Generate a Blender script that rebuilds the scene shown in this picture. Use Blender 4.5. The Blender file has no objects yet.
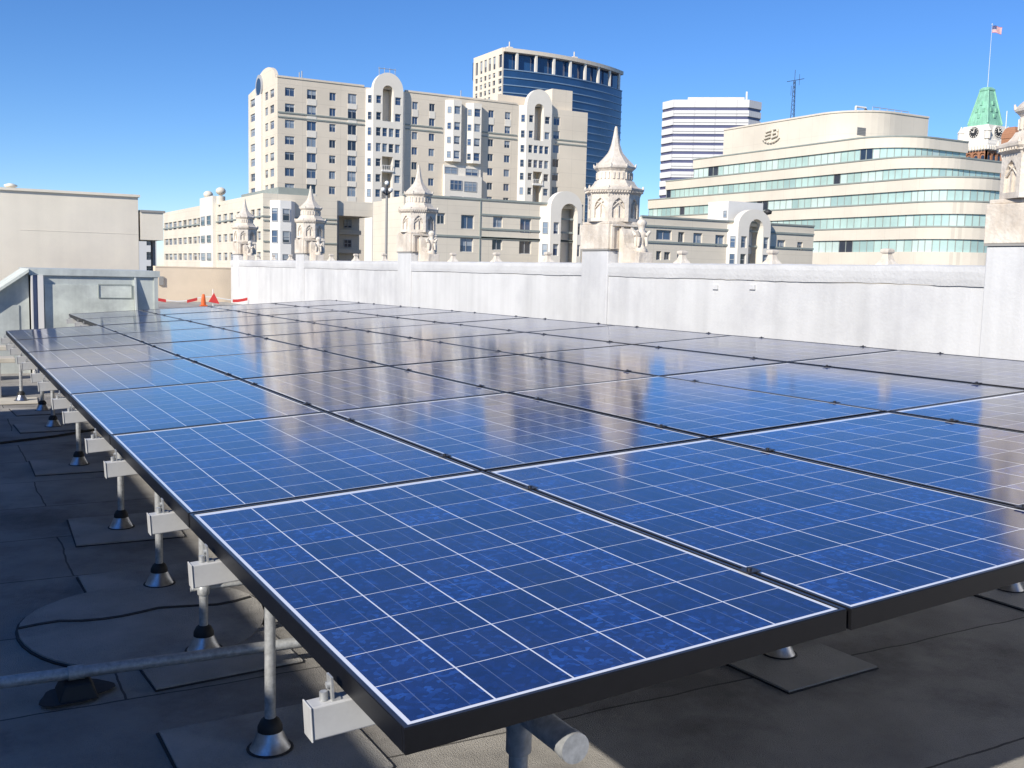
import bpy, math, random
from mathutils import Vector, Matrix
from mathutils.geometry import tessellate_polygon
random.seed(7)
R = math.radians
S = bpy.context.scene
COL = S.collection

# ------------------------------------------------------------------ camera
CAM = Vector((-0.6263, -1.4594, 0.7388))
FPX, YAW, PITCH, ROLL = 1028.15, 0.50739, 0.10826, 0.0250
def cam_axes():
    cy, sy = math.cos(YAW), math.sin(YAW)
    f = Vector((sy*math.cos(PITCH), cy*math.cos(PITCH), -math.sin(PITCH)))
    r = Vector((cy, -sy, 0)); u = r.cross(f)
    c, s = math.cos(ROLL), math.sin(ROLL)
    return r*c + u*s, u*c - r*s, f
CR, CU, CF = cam_axes()
cd = bpy.data.cameras.new('camera'); cam = bpy.data.objects.new('camera', cd); COL.objects.link(cam)
M = Matrix((CR, CU, -CF)).transposed().to_4x4(); M.translation = CAM
cam.matrix_world = M
cd.sensor_width = 36; cd.lens = FPX/1024*36; cd.clip_start = 0.05; cd.clip_end = 6000
S.camera = cam

# ------------------------------------------------------------------ light
SUNV = Vector((-1.5, -0.76, 1.0)).normalized()          # towards the sun
ELEV = math.asin(SUNV.z); AZ = math.atan2(SUNV.x, SUNV.y)
w = bpy.data.worlds.new('World'); S.world = w; w.use_nodes = True
nt = w.node_tree; bg = nt.nodes['Background']
sky = nt.nodes.new('ShaderNodeTexSky'); sky.sky_type = 'NISHITA'; sky.sun_disc = False
sky.sun_elevation = ELEV; sky.sun_rotation = AZ
sky.altitude = 1500; sky.air_density = 1.0; sky.dust_density = 0.0; sky.ozone_density = 6.0
hs_ = nt.nodes.new('ShaderNodeHueSaturation'); hs_.inputs['Saturation'].default_value = 1.14; hs_.inputs['Hue'].default_value = 0.507
nt.links.new(sky.outputs[0], hs_.inputs['Color']); nt.links.new(hs_.outputs[0], bg.inputs[0]); bg.inputs[1].default_value = 0.115
sl = bpy.data.lights.new('sun', 'SUN'); sl.energy = 4.6; sl.angle = R(0.53); sl.color = (1, .94, .84)
sun = bpy.data.objects.new('sun', sl); COL.objects.link(sun)
sun.rotation_euler = SUNV.to_track_quat('Z', 'Y').to_euler()
S.view_settings.view_transform = 'Standard'; S.view_settings.look = 'None'
S.view_settings.gamma = 1; S.view_settings.exposure = 0.35
S.view_settings.use_curve_mapping = False
S.cycles.max_bounces = 6

# ------------------------------------------------------------------ where things stand
def ray(x, y): return CF + CR*((x-512)/FPX) + CU*((384-y)/FPX)
def on_v(x, y, v): d = ray(x, y); return CAM + d*((v-CAM.y)/d.y)
def on_u(x, y, u): d = ray(x, y); return CAM + d*((u-CAM.x)/d.x)
def at_depth(x, y, t): return CAM + ray(x, y)*t

# ------------------------------------------------------------------ materials
def mat(name, col, rough=.8, var=.0, scale=1.0, metal=0., spec=.5, bump=0., bscale=None, streak=0., col2=None, dirt=0.):
    m = bpy.data.materials.new(name); m.use_nodes = True
    t = m.node_tree; b = t.nodes['Principled BSDF']
    b.inputs['Roughness'].default_value = rough; b.inputs['Metallic'].default_value = metal
    b.inputs['Specular IOR Level'].default_value = spec
    b.inputs['Base Color'].default_value = (*col, 1)
    if var or bump or streak or dirt:
        tc = t.nodes.new('ShaderNodeTexCoord')
    if var or streak or dirt:
        n = t.nodes.new('ShaderNodeTexNoise'); n.inputs['Scale'].default_value = scale; n.inputs['Detail'].default_value = 8
        n.inputs['Roughness'].default_value = .62
        t.links.new(tc.outputs['Object'], n.inputs['Vector'])
        r = t.nodes.new('ShaderNodeValToRGB')
        c2 = col2 or tuple(c*(1-var) for c in col)
        r.color_ramp.elements[0].position = .32; r.color_ramp.elements[0].color = (*c2, 1)
        r.color_ramp.elements[1].position = .66; r.color_ramp.elements[1].color = (*col, 1)
        t.links.new(n.outputs['Fac'], r.inputs[0]); out = r.outputs[0]
        if streak:
            mp = t.nodes.new('ShaderNodeMapping'); mp.inputs['Scale'].default_value = (scale*5, scale*5, scale*.25)
            t.links.new(tc.outputs['Object'], mp.inputs[0])
            n2 = t.nodes.new('ShaderNodeTexNoise'); n2.inputs['Scale'].default_value = 1; n2.inputs['Detail'].default_value = 5
            t.links.new(mp.outputs[0], n2.inputs['Vector'])
            r2 = t.nodes.new('ShaderNodeValToRGB'); r2.color_ramp.elements[0].position = .3; r2.color_ramp.elements[1].position = .6
            g = 1-streak; r2.color_ramp.elements[0].color = (g, g, g, 1)
            t.links.new(n2.outputs['Fac'], r2.inputs[0])
            mx = t.nodes.new('ShaderNodeMix'); mx.data_type = 'RGBA'; mx.blend_type = 'MULTIPLY'; mx.inputs[0].default_value = 1
            t.links.new(out, mx.inputs[6]); t.links.new(r2.outputs[0], mx.inputs[7]); out = mx.outputs[2]
        if dirt:
            n3 = t.nodes.new('ShaderNodeTexNoise'); n3.inputs['Scale'].default_value = scale*.35; n3.inputs['Detail'].default_value = 10
            n3.inputs['Roughness'].default_value = .7
            t.links.new(tc.outputs['Object'], n3.inputs['Vector'])
            r3 = t.nodes.new('ShaderNodeValToRGB'); r3.color_ramp.elements[0].position = .36; r3.color_ramp.elements[1].position = .5
            g = 1-dirt; r3.color_ramp.elements[0].color = (g, g, g*1.02, 1)
            t.links.new(n3.outputs['Fac'], r3.inputs[0])
            mx = t.nodes.new('ShaderNodeMix'); mx.data_type = 'RGBA'; mx.blend_type = 'MULTIPLY'; mx.inputs[0].default_value = 1
            t.links.new(out, mx.inputs[6]); t.links.new(r3.outputs[0], mx.inputs[7]); out = mx.outputs[2]
        t.links.new(out, b.inputs['Base Color'])
    if bump:
        n4 = t.nodes.new('ShaderNodeTexNoise'); n4.inputs['Scale'].default_value = bscale or scale*8; n4.inputs['Detail'].default_value = 6
        t.links.new(tc.outputs['Object'], n4.inputs['Vector'])
        bp = t.nodes.new('ShaderNodeBump'); bp.inputs['Strength'].default_value = bump; bp.inputs['Distance'].default_value = .03
        t.links.new(n4.outputs['Fac'], bp.inputs['Height']); t.links.new(bp.outputs[0], b.inputs['Normal'])
    return m

def cladding(name, col, dz, ds, gap=.03, var=.1, dark=.72, scale=.15):
    """masonry or panel cladding: courses every dz metres, upright joints every ds metres"""
    m = mat(name, col, .85, var, scale)
    t = m.node_tree; b = t.nodes['Principled BSDF']
    src = b.inputs['Base Color'].links[0].from_socket
    tc = t.nodes.new('ShaderNodeTexCoord'); sp = t.nodes.new('ShaderNodeSeparateXYZ'); t.links.new(tc.outputs['Object'], sp.inputs[0])
    def line(sock, period):
        d = t.nodes.new('ShaderNodeMath'); d.operation = 'DIVIDE'; d.inputs[1].default_value = period; t.links.new(sock, d.inputs[0])
        f = t.nodes.new('ShaderNodeMath'); f.operation = 'FRACT'; t.links.new(d.outputs[0], f.inputs[0])
        l = t.nodes.new('ShaderNodeMath'); l.operation = 'LESS_THAN'; l.inputs[1].default_value = gap/period; t.links.new(f.outputs[0], l.inputs[0])
        return l.outputs[0]
    a = t.nodes.new('ShaderNodeMath'); a.operation = 'ADD'; t.links.new(sp.outputs[0], a.inputs[0]); t.links.new(sp.outputs[1], a.inputs[1])
    mxm = t.nodes.new('ShaderNodeMath'); mxm.operation = 'MAXIMUM'
    t.links.new(line(sp.outputs[2], dz), mxm.inputs[0]); t.links.new(line(a.outputs[0], ds), mxm.inputs[1])
    mx = t.nodes.new('ShaderNodeMix'); mx.data_type = 'RGBA'; mx.blend_type = 'MULTIPLY'
    t.links.new(mxm.outputs[0], mx.inputs[0]); t.links.new(src, mx.inputs[6]); mx.inputs[7].default_value = (dark, dark, dark, 1)
    t.links.new(mx.outputs[2], b.inputs['Base Color'])
    return m

def cell_material():
    m = bpy.data.materials.new('solar_cells'); m.use_nodes = True
    t = m.node_tree; b = t.nodes['Principled BSDF']; L = t.links.new
    def math_(op, a, c=None, clamp=False):
        n = t.nodes.new('ShaderNodeMath'); n.operation = op; n.use_clamp = clamp
        for k, v in enumerate((a, c)):
            if v is None: continue
            if isinstance(v, (int, float)): n.inputs[k].default_value = v
            else: L(v, n.inputs[k])
        return n.outputs[0]
    tc = t.nodes.new('ShaderNodeTexCoord'); sp = t.nodes.new('ShaderNodeSeparateXYZ'); L(tc.outputs['Object'], sp.inputs[0])
    P = .159
    cx = math_('DIVIDE', math_('SUBTRACT', sp.outputs[0], .019), P)
    cy = math_('DIVIDE', math_('SUBTRACT', sp.outputs[1], .021), P)
    fx, fy = math_('FRACT', cx), math_('FRACT', cy)
    def near_edge(f, wdt):
        d = math_('ABSOLUTE', math_('SUBTRACT', f, .5)); return math_('GREATER_THAN', d, .5-wdt/P)
    lx, ly = near_edge(fx, .0017), near_edge(fy, .0012)
    o1 = math_('LESS_THAN', cx, .0); o2 = math_('GREATER_THAN', cx, 6.0); o3 = math_('LESS_THAN', cy, .0); o4 = math_('GREATER_THAN', cy, 10.0)
    white = math_('MAXIMUM', math_('MAXIMUM', lx, ly), math_('MAXIMUM', math_('MAXIMUM', o1, o2), math_('MAXIMUM', o3, o4)))
    bus = math_('LESS_THAN', math_('ABSOLUTE', math_('SUBTRACT', math_('ABSOLUTE', math_('SUBTRACT', fx, .5)), .21)), .0011/P)
    oi = t.nodes.new('ShaderNodeObjectInfo')
    cb = t.nodes.new('ShaderNodeCombineXYZ'); L(math_('FLOOR', cx), cb.inputs[0]); L(math_('FLOOR', cy), cb.inputs[1]); L(math_('MULTIPLY', oi.outputs['Random'], 97), cb.inputs[2])
    wn = t.nodes.new('ShaderNodeTexWhiteNoise'); L(cb.outputs[0], wn.inputs['Vector'])
    # crystal grains, shifted from cell to cell
    vo = t.nodes.new('ShaderNodeTexVoronoi'); vo.inputs['Scale'].default_value = 84; vo.feature = 'F1'
    ad = t.nodes.new('ShaderNodeVectorMath'); ad.operation = 'ADD'; L(tc.outputs['Object'], ad.inputs[0]); L(wn.outputs['Color'], ad.inputs[1])
    dn = t.nodes.new('ShaderNodeTexNoise'); dn.inputs['Scale'].default_value = 30; L(ad.outputs[0], dn.inputs['Vector'])
    ad2 = t.nodes.new('ShaderNodeVectorMath'); ad2.operation = 'MULTIPLY_ADD'; L(dn.outputs['Color'], ad2.inputs[0]); ad2.inputs[1].default_value = (.022, .022, .022); L(ad.outputs[0], ad2.inputs[2])
    L(ad2.outputs[0], vo.inputs['Vector'])
    sc = t.nodes.new('ShaderNodeSeparateColor'); L(vo.outputs['Color'], sc.inputs[0])
    n2 = t.nodes.new('ShaderNodeTexNoise'); n2.inputs['Scale'].default_value = 14; n2.inputs['Detail'].default_value = 3; L(ad.outputs[0], n2.inputs['Vector'])
    g = math_('ADD', math_('MULTIPLY', wn.outputs['Value'], .36), math_('MULTIPLY', math_('POWER', sc.outputs[0], 2.2), .42))
    g = math_('ADD', g, math_('MULTIPLY', math_('SUBTRACT', n2.outputs['Fac'], .5), .5), True)
    rp = t.nodes.new('ShaderNodeValToRGB'); e = rp.color_ramp.elements
    e[0].position = .0; e[0].color = (.008, .016, .066, 1); e[1].position = 1; e[1].color = (.030, .115, .46, 1)
    k = e.new(.45); k.color = (.010, .027, .135, 1)
    L(g, rp.inputs[0])
    m1 = t.nodes.new('ShaderNodeMix'); m1.data_type = 'RGBA'; L(math_('MULTIPLY', bus, .16), m1.inputs[0]); L(rp.outputs[0], m1.inputs[6]); m1.inputs[7].default_value = (.45, .55, .75, 1)
    m2 = t.nodes.new('ShaderNodeMix'); m2.data_type = 'RGBA'; L(white, m2.inputs[0]); L(m1.outputs[2], m2.inputs[6]); m2.inputs[7].default_value = (.78, .80, .84, 1)
    # thin uneven dust over the glass
    du = t.nodes.new('ShaderNodeTexNoise'); du.inputs['Scale'].default_value = 3.2; du.inputs['Detail'].default_value = 9; du.inputs['Roughness'].default_value = .7
    geo = t.nodes.new('ShaderNodeNewGeometry'); L(geo.outputs['Position'], du.inputs['Vector'])
    df = math_('MULTIPLY', math_('SUBTRACT', du.outputs['Fac'], .4, True), .10, True)
    m3 = t.nodes.new('ShaderNodeMix'); m3.data_type = 'RGBA'; L(df, m3.inputs[0]); L(m2.outputs[2], m3.inputs[6]); m3.inputs[7].default_value = (.42, .42, .42, 1)
    # specks of dirt and droppings
    v2 = t.nodes.new('ShaderNodeTexVoronoi'); v2.inputs['Scale'].default_value = 7; L(geo.outputs['Position'], v2.inputs['Vector'])
    sc2 = t.nodes.new('ShaderNodeSeparateColor'); L(v2.outputs['Color'], sc2.inputs[0])
    spk = math_('LESS_THAN', v2.outputs['Distance'], math_('MULTIPLY', math_('POWER', sc2.outputs[0], 6.), .045))
    m4 = t.nodes.new('ShaderNodeMix'); m4.data_type = 'RGBA'; L(math_('MULTIPLY', spk, .6), m4.inputs[0]); L(m3.outputs[2], m4.inputs[6]); m4.inputs[7].default_value = (.45, .46, .48, 1)
    L(m4.outputs[2], b.inputs['Base Color'])
    b.inputs['IOR'].default_value = 1.85
    L(math_('ADD', math_('MULTIPLY', du.outputs['Fac'], .09), .06), b.inputs['Roughness'])
    return m

def roof_material():
    m = mat('roof_membrane', (.45, .425, .385), .9, .32, 2.6, bump=.6, bscale=190, dirt=.42)
    t = m.node_tree; b = t.nodes['Principled BSDF']; L = t.links.new
    src = b.inputs['Base Color'].links[0].from_socket
    tc = t.nodes.new('ShaderNodeTexCoord')
    dn = t.nodes.new('ShaderNodeTexNoise'); dn.inputs['Scale'].default_value = 2.4; dn.inputs['Detail'].default_value = 5; L(tc.outputs['Object'], dn.inputs['Vector'])
    ma = t.nodes.new('ShaderNodeVectorMath'); ma.operation = 'MULTIPLY_ADD'; L(dn.outputs['Color'], ma.inputs[0]); ma.inputs[1].default_value = (.06, .06, 0); L(tc.outputs['Object'], ma.inputs[2])
    br = t.nodes.new('ShaderNodeTexBrick'); L(ma.outputs[0], br.inputs['Vector'])
    br.inputs['Scale'].default_value = 1; br.inputs['Brick Width'].default_value = 8.5; br.inputs['Row Height'].default_value = .92
    br.inputs['Mortar Size'].default_value = .006; br.inputs['Mortar Smooth'].default_value = .3; br.offset = .37
    br.inputs['Color1'].default_value = (1, 1, 1, 1); br.inputs['Color2'].default_value = (.8, .8, .82, 1); br.inputs['Mortar'].default_value = (.25, .25, .25, 1)
    mx = t.nodes.new('ShaderNodeMix'); mx.data_type = 'RGBA'; mx.blend_type = 'MULTIPLY'; mx.inputs[0].default_value = 1
    L(src, mx.inputs[6]); L(br.outputs['Color'], mx.inputs[7]); L(mx.outputs[2], b.inputs['Base Color'])
    return m

MT = {
 'cells': cell_material(), 'roof': roof_material(),
 'patch': mat('patch_membrane', (.46, .44, .405), .9, .3, 3, bump=.5, bscale=170, dirt=.38),
 'bitumen': mat('bitumen', (.03, .03, .032), .7, .4, 20),
 'frame': mat('black_anodised', (.012, .012, .014), .38, .2, 30, metal=.3),
 'lip': mat('sky_tinted_lip', (.05, .055, .075), .3, .2, 30, metal=.5),  # lighter bluish tint puts the sky's reflection into the lip colour
 'backsheet': mat('white_backsheet', (.7, .7, .7), .6, .1, 8),
 'rail': mat('white_rail', (.55, .55, .54), .45, .15, 12, dirt=.15),
 'galv': mat('galvanised_pipe', (.52, .53, .53), .5, .4, 45, metal=.35),
 'steel': mat('bright_flashing', (.62, .63, .65), .33, .35, 40, metal=1),
 'rubber': mat('black_rubber', (.018, .018, .018), .6, .3, 20),
 'darkmetal': mat('dark_hardware', (.10, .10, .11), .4, .3, 40, metal=.8),
 'parapet': mat('parapet_paint', (.645, .645, .64), .9, .12, 1.1, bump=.10, bscale=40, streak=.12, dirt=.16),
 'coping': mat('coping_paint', (.61, .61, .605), .9, .16, 1.4, bump=.2, bscale=30, dirt=.14),
 'terra': mat('glazed_terracotta', (.80, .735, .635), .65, .2, 3.5, col2=(.64, .55, .44), bump=.3, bscale=25, streak=.16, dirt=.22),
 'beige': mat('beige_stucco', (.80, .66, .49), .9, .10, 1.2, bump=.15, bscale=30, dirt=.08),
 'tanwall': mat('tan_stucco', (.84, .765, .63), .9, .10, .55, bump=.12, bscale=30, streak=.05, dirt=.06),
 'sheet': mat('grey_green_sheet', (.62, .66, .62), .55, .2, 1.6, streak=.15, dirt=.22),
 'sheetlight': mat('pale_sheet', (.74, .78, .70), .6, .25, 2.5, streak=.1, dirt=.25),
 'bluegrey': mat('blue_grey_gap_shade', (.16, .21, .36), .5, .2, 3),
 'stucco': cladding('tower_stucco', (.76, .67, .54), 3.03, 7.5, .07, .16, .84, .09),
 'cream': cladding('cream_stucco', (.76, .68, .55), 1.0, 6.0, .05, .16, .86, .12),
 'creamlight': mat('pale_cream', (.78, .73, .64), .85, .08, .3),
 'whitepaint': mat('white_stucco', (.78, .76, .72), .85, .08, .3),
 'greyshade': mat('grey_concrete', (.34, .33, .31), .9, .2, .3),
 'trimgreen': mat('grey_green_trim', (.30, .33, .30), .7, .15, 1),
 'glassdark': mat('dark_glass', (.028, .04, .065), .08, .4, .35, spec=.8),
 'glassblue': mat('blue_glass', (.06, .10, .19), .08, .4, .35, spec=.9),
 'glassveil': mat('curtained_glass', (.24, .30, .38), .2, .3, .5, spec=.8),
 'blind': mat('window_blind', (.36, .40, .44), .25, .25, .6, spec=.8),
 'winframe': mat('window_frame', (.42, .42, .42), .6, .1, 2),
 'band': cladding('pale_precast', (.69, .625, .52), 40, 3.0, .05, .14, .86, .1),
 'aqua': mat('aqua_glass', (.46, .63, .58), .12, .25, .2, spec=.7),
 'aqua2': mat('pale_aqua_glass', (.58, .71, .66), .15, .2, .2, spec=.7),
 'aqua3': mat('deep_aqua_glass', (.34, .49, .47), .1, .2, .2, spec=.7),
 'navyglass': mat('navy_curtain_glass', (.022, .075, .19), .08, .45, .07, spec=1.0),
 'navyline': mat('mullion_blue', (.22, .32, .44), .4, .1, .2),
 'precast': mat('warm_precast', (.76, .67, .54), .85, .08, .2),
 'striped': cladding('white_panel', (.74, .72, .70), 60, 1.5, .12, .05, .8),
 'purpleglass': mat('violet_glass', (.12, .12, .20), .12, .2, .1, spec=.5),
 'copper': mat('green_copper', (.30, .62, .44), .6, .25, .35, streak=.25),
 'brick': cladding('red_brick', (.42, .20, .11), .6, 1.2, .08, .2, .8),
 'clock': mat('clock_black', (.03, .03, .03), .6), 'white': mat('white_paint', (.8, .8, .78), .7, .1, 2),
 'orange': mat('orange_plastic', (.75, .13, .02), .5, .15, 8), 'red': mat('red_fabric', (.62, .05, .05), .8, .15, 6),
 'flagblue': mat('flag_blue', (.03, .04, .16), .8), 'street': mat('street_asphalt', (.06, .06, .06), .9, .3, .05),
 'plaster': mat('neighbour_plaster', (.4, .38, .34), .9, .15, .6, streak=.1),
 'granite': mat('building_side', (.45, .42, .36), .9, .15, .4),
 'plank': mat('plank_and_sunlit_pad', (.62, .57, .47), .8, .2, 4),
}

# ------------------------------------------------------------------ builders
class MB:
    def __init__(s): s.v = []; s.f = []; s.mi = []; s.smooth = []
    def add(s, vs, fs, mi=0, sm=False):
        b = len(s.v); s.v += [Vector(p) for p in vs]
        for f in fs: s.f.append([b+i for i in f]); s.mi.append(mi); s.smooth.append(sm)
    def hexa(s, p, mi=0):   # p: 4 bottom, 4 top
        s.add(p, [(3,2,1,0),(4,5,6,7),(0,1,5,4),(1,2,6,5),(2,3,7,6),(3,0,4,7)], mi)
    def box(s, a, b, mi=0):
        x0,y0,z0 = a; x1,y1,z1 = b
        s.hexa([(x0,y0,z0),(x1,y0,z0),(x1,y1,z0),(x0,y1,z0),(x0,y0,z1),(x1,y0,z1),(x1,y1,z1),(x0,y1,z1)], mi)
    def quad(s, a, b, c, d, mi=0): s.add([a,b,c,d], [(0,1,2,3)], mi)
    def lathe(s, c, prof, n=16, ph=0., mi=0, sm=True, cap=True, sx=1., sy=1.):
        vs = []; fs = []
        for r, z in prof:
            for k in range(n):
                a = ph+2*math.pi*k/n; vs.append((c[0]+r*sx*math.cos(a), c[1]+r*sy*math.sin(a), c[2]+z))
        m = len(prof)
        for i in range(m-1):
            for k in range(n): fs.append((i*n+k, i*n+(k+1)%n, (i+1)*n+(k+1)%n, (i+1)*n+k))
        s.add(vs, fs, mi, sm)
        if cap:
            s.add([vs[k] for k in range(n)], [tuple(range(n-1,-1,-1))], mi)
            s.add([vs[(m-1)*n+k] for k in range(n)], [tuple(range(n))], mi)
    def tube(s, a, b, r, n=12, mi=0, r2=None):
        a = Vector(a); b = Vector(b); d = (b-a).normalized(); r2 = r if r2 is None else r2
        x = d.orthogonal().normalized(); y = d.cross(x)
        vs = []
        for p, rr in ((a, r), (b, r2)):
            for k in range(n):
                t = 2*math.pi*k/n; vs.append(p+x*rr*math.cos(t)+y*rr*math.sin(t))
        s.add(vs, [(k,(k+1)%n,n+(k+1)%n,n+k) for k in range(n)], mi, True)
        s.add(vs[:n], [tuple(range(n-1,-1,-1))], mi); s.add(vs[n:], [tuple(range(n))], mi)
    def prism(s, pts, z0, z1, mi=0):
        n = len(pts)
        vs = [(p[0],p[1],z0) for p in pts]+[(p[0],p[1],z1) for p in pts]
        s.add(vs, [(k,(k+1)%n,n+(k+1)%n,n+k) for k in range(n)], mi)
        for z in (z0, z1):
            lp = [Vector((p[0],p[1],0)) for p in pts]
            s.add([(p[0],p[1],z) for p in pts], [tuple(t) for t in tessellate_polygon([lp])], mi)
    def build(s, name, mats, parent=None, origin=None, bevel=0):
        if not isinstance(mats, (list, tuple)): mats = [mats]
        o3 = Vector(origin) if origin is not None else Vector((0,0,0))
        me = bpy.data.meshes.new(name)
        me.from_pydata([v-o3 for v in s.v], [], s.f)
        for m in mats: me.materials.append(m)
        me.polygons.foreach_set('material_index', s.mi); me.polygons.foreach_set('use_smooth', s.smooth)
        me.update()
        o = bpy.data.objects.new(name, me); COL.objects.link(o)
        if parent is not None: o.parent = parent
        else: o.location = o3
        if bevel:
            b = o.modifiers.new('bevel', 'BEVEL'); b.width = bevel; b.segments = 2; b.limit_method = 'ANGLE'
        return o

class Frm:
    """a facade's own axes: s along it, d outwards, z up"""
    def __init__(f, O, ds, n): f.O = Vector((O[0],O[1],0)); f.ds = Vector(ds); f.n = Vector(n)
    def P(f, s, d, z): return f.O+f.ds*s+f.n*d+Vector((0,0,z))
    def sz(f, p): q = p-f.O; return f.ds.dot(q), p.z
    def px(f, x, y):      # where a sight line meets the facade plane
        d = ray(x, y); t = (f.O-CAM).dot(f.n)/d.dot(f.n); return f.sz(CAM+d*t)
    def box(f, mb, s0, s1, d0, d1, z0, z1, mi=0):
        mb.hexa([f.P(s0,d0,z0),f.P(s1,d0,z0),f.P(s1,d1,z0),f.P(s0,d1,z0),f.P(s0,d0,z1),f.P(s1,d0,z1),f.P(s1,d1,z1),f.P(s0,d1,z1)], mi)
    def plate(f, mb, outer, holes=(), thick=.5, rev=.3, d=0., mi=0):
        loops = [outer]+list(holes)
        flat = [p for l in loops for p in l]
        tris = tessellate_polygon([[Vector((p[0],p[1],0)) for p in l] for l in loops])
        mb.add([f.P(p[0],d,p[1]) for p in flat], [tuple(t) for t in tris], mi)
        for i, l in enumerate(loops):
            dd = thick if i == 0 else (rev[i-1] if isinstance(rev, list) else rev); n = len(l)
            vs = [f.P(p[0],d,p[1]) for p in l]+[f.P(p[0],d-dd,p[1]) for p in l]
            mb.add(vs, [(k,(k+1)%n,n+(k+1)%n,n+k) for k in range(n)], mi)

def rect(s0, s1, z0, z1): return [(s0,z0),(s1,z0),(s1,z1),(s0,z1)]
def arch(s0, s1, z0, zs, n=14, k=1.0):
    c = (s0+s1)/2; r = (s1-s0)/2
    return [(s0,z0),(s1,z0)]+[(c+r*math.cos(math.pi*i/n), zs+k*r*math.sin(math.pi*i/n)) for i in range(n+1)]

def tag(o, label, cat, group=None, kind=None):
    if label: o['label'] = label
    if cat: o['category'] = cat
    if group: o['group'] = group
    if kind: o['kind'] = kind
    return o
def thing(name, loc, label, cat, group=None):
    o = bpy.data.objects.new(name, None); COL.objects.link(o); o.location = Vector(loc); o.empty_display_size = .1
    return tag(o, label, cat, group)
def structure(name, mb, m):
    o = mb.build(name, m); o['kind'] = 'structure'; return o
def copy_tree(o, parent=None):
    c = o.copy(); COL.objects.link(c)
    if parent is not None: c.parent = parent
    for ch in [x for x in bpy.data.objects if x.parent == o]: copy_tree(ch, c)
    return c

WIN = {}
def window(F, root, s0, s1, z0, z1, d=0., rev=.22, mull=1, trans=True, pool=None, ins=True):
    """a glazed window set in its reveal: frame, glass, mullions"""
    mb = MB(); fr = min(.09, (s1-s0)*.09); dg = d-rev
    pn = MB(); bl = random.choice((0,0,.25,.4,.55,.75)); zb_l = z1-(z1-z0)*bl
    pn.add([F.P(s0,dg,z0),F.P(s1,dg,z0),F.P(s1,dg,zb_l),F.P(s0,dg,zb_l)], [(0,1,2,3)])
    if bl: pn.add([F.P(s0,dg,zb_l),F.P(s1,dg,zb_l),F.P(s1,dg,z1),F.P(s0,dg,z1)], [(0,1,2,3)], 1)
    a, b = dg+.003, dg+.08
    F.box(mb, s0, s1, a, b, z0, z0+fr); F.box(mb, s0, s1, a, b, z1-fr, z1)
    F.box(mb, s0, s0+fr, a, b, z0+fr, z1-fr); F.box(mb, s1-fr, s1, a, b, z0+fr, z1-fr)
    for k in range(mull):
        c = s0+(s1-s0)*(k+1)/(mull+1); F.box(mb, c-fr*.4, c+fr*.4, a, b-.02, z0+fr, z1-fr)
    if trans:
        zt = z0+(z1-z0)*random.choice((.5,.5,.62)); F.box(mb, s0+fr, s1-fr, a, b-.03, zt-fr*.4, zt+fr*.4)
    g = pool or random.choices(('glassdark','glassblue','glassveil'), (4,4,1.6))[0]
    lst = WIN.setdefault(root.name, [])
    lst.append((root, mb, pn, g, (s1-s0)*(z1-z0)))
def flush_windows():
    for nm, lst in WIN.items():
        lst.sort(key=lambda t: -t[4])
        for root, mb, pn, g, a in lst[:95]:
            wo = mb.build('window', MT['winframe'], root, root.location); pn.build('pane', [MT[g], MT['blind']], wo, root.location)
        rest = lst[95:]
        if rest:
            big = MB(); gi = {'glassdark':1,'glassblue':2,'glassveil':3}
            for root, mb, pn, g, a in rest:
                big.add(mb.v, mb.f, 0); big.add(pn.v, pn.f, gi[g])
            o = big.build('small_windows', [MT['winframe'], MT['glassdark'], MT['glassblue'], MT['glassveil']], rest[0][0], rest[0][0].location); o['kind'] = 'stuff'

STREET = -14.0
ROOF = -1.0
U_, V_ = Vector((1,0,0)), Vector((0,1,0))

# ================================================================== the setting
g = MB(); g.add([(-2500,-2500,STREET),(2500,-2500,STREET),(2500,2500,STREET),(-2500,2500,STREET)], [(0,1,2,3)]); structure('ground', g, MT['street'])
g = MB(); g.box((-4.5,-14,ROOF-.4),(6.9,28.3,ROOF)); structure('roof', g, MT['roof'])
t = thing('roof_building', (1.2,7,STREET), 'plain masonry building that carries the roof with the solar panels', 'building')
g = MB(); g.box((-4.5,-14,STREET),(6.9,28.3,ROOF-.4)); g.build('wall', MT['granite'], t, t.location)
g = MB(); g.box((-4.5,23.2,ROOF),(6.4,28.0,-.30)); structure('raised_roof', g, MT['patch'])

# ---- torch-on repairs in the membrane
def patch(mb, eb, pts, z, h=.012):
    mb.prism(pts, z, z+h)
    c = Vector((sum(p[0] for p in pts)/len(pts), sum(p[1] for p in pts)/len(pts)))
    eb.prism([(c.x+(p[0]-c.x)*1.022, c.y+(p[1]-c.y)*1.022) for p in pts], z-.004, z+.004)
pm, em = MB(), MB()
disc = [(.20+.56*math.cos(a)*(1+.03*math.sin(3*a)), 3.62+.62*math.sin(a)*(1+.03*math.cos(2*a))) for a in [2*math.pi*k/40 for k in range(40)]]
patch(pm, em, disc, ROOF+.004)
structure('round_roof_patch', pm, MT['patch']); structure('round_roof_patch_edge', em, MT['bitumen'])
g = MB()
pts = [(-.36+1.1*k/12, 3.74+.03*math.sin(k*1.1)+random.uniform(-.01,.01)) for k in range(13)]
for a, b in zip(pts, pts[1:]): g.hexa([(a[0],a[1]-.012,ROOF+.017),(b[0],b[1]-.012,ROOF+.017),(b[0],b[1]+.012,ROOF+.017),(a[0],a[1]+.012,ROOF+.017),(a[0],a[1]-.012,ROOF+.021),(b[0],b[1]-.012,ROOF+.021),(b[0],b[1]+.012,ROOF+.021),(a[0],a[1]+.012,ROOF+.021)])
structure('roof_crack', g, MT['bitumen'])

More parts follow.
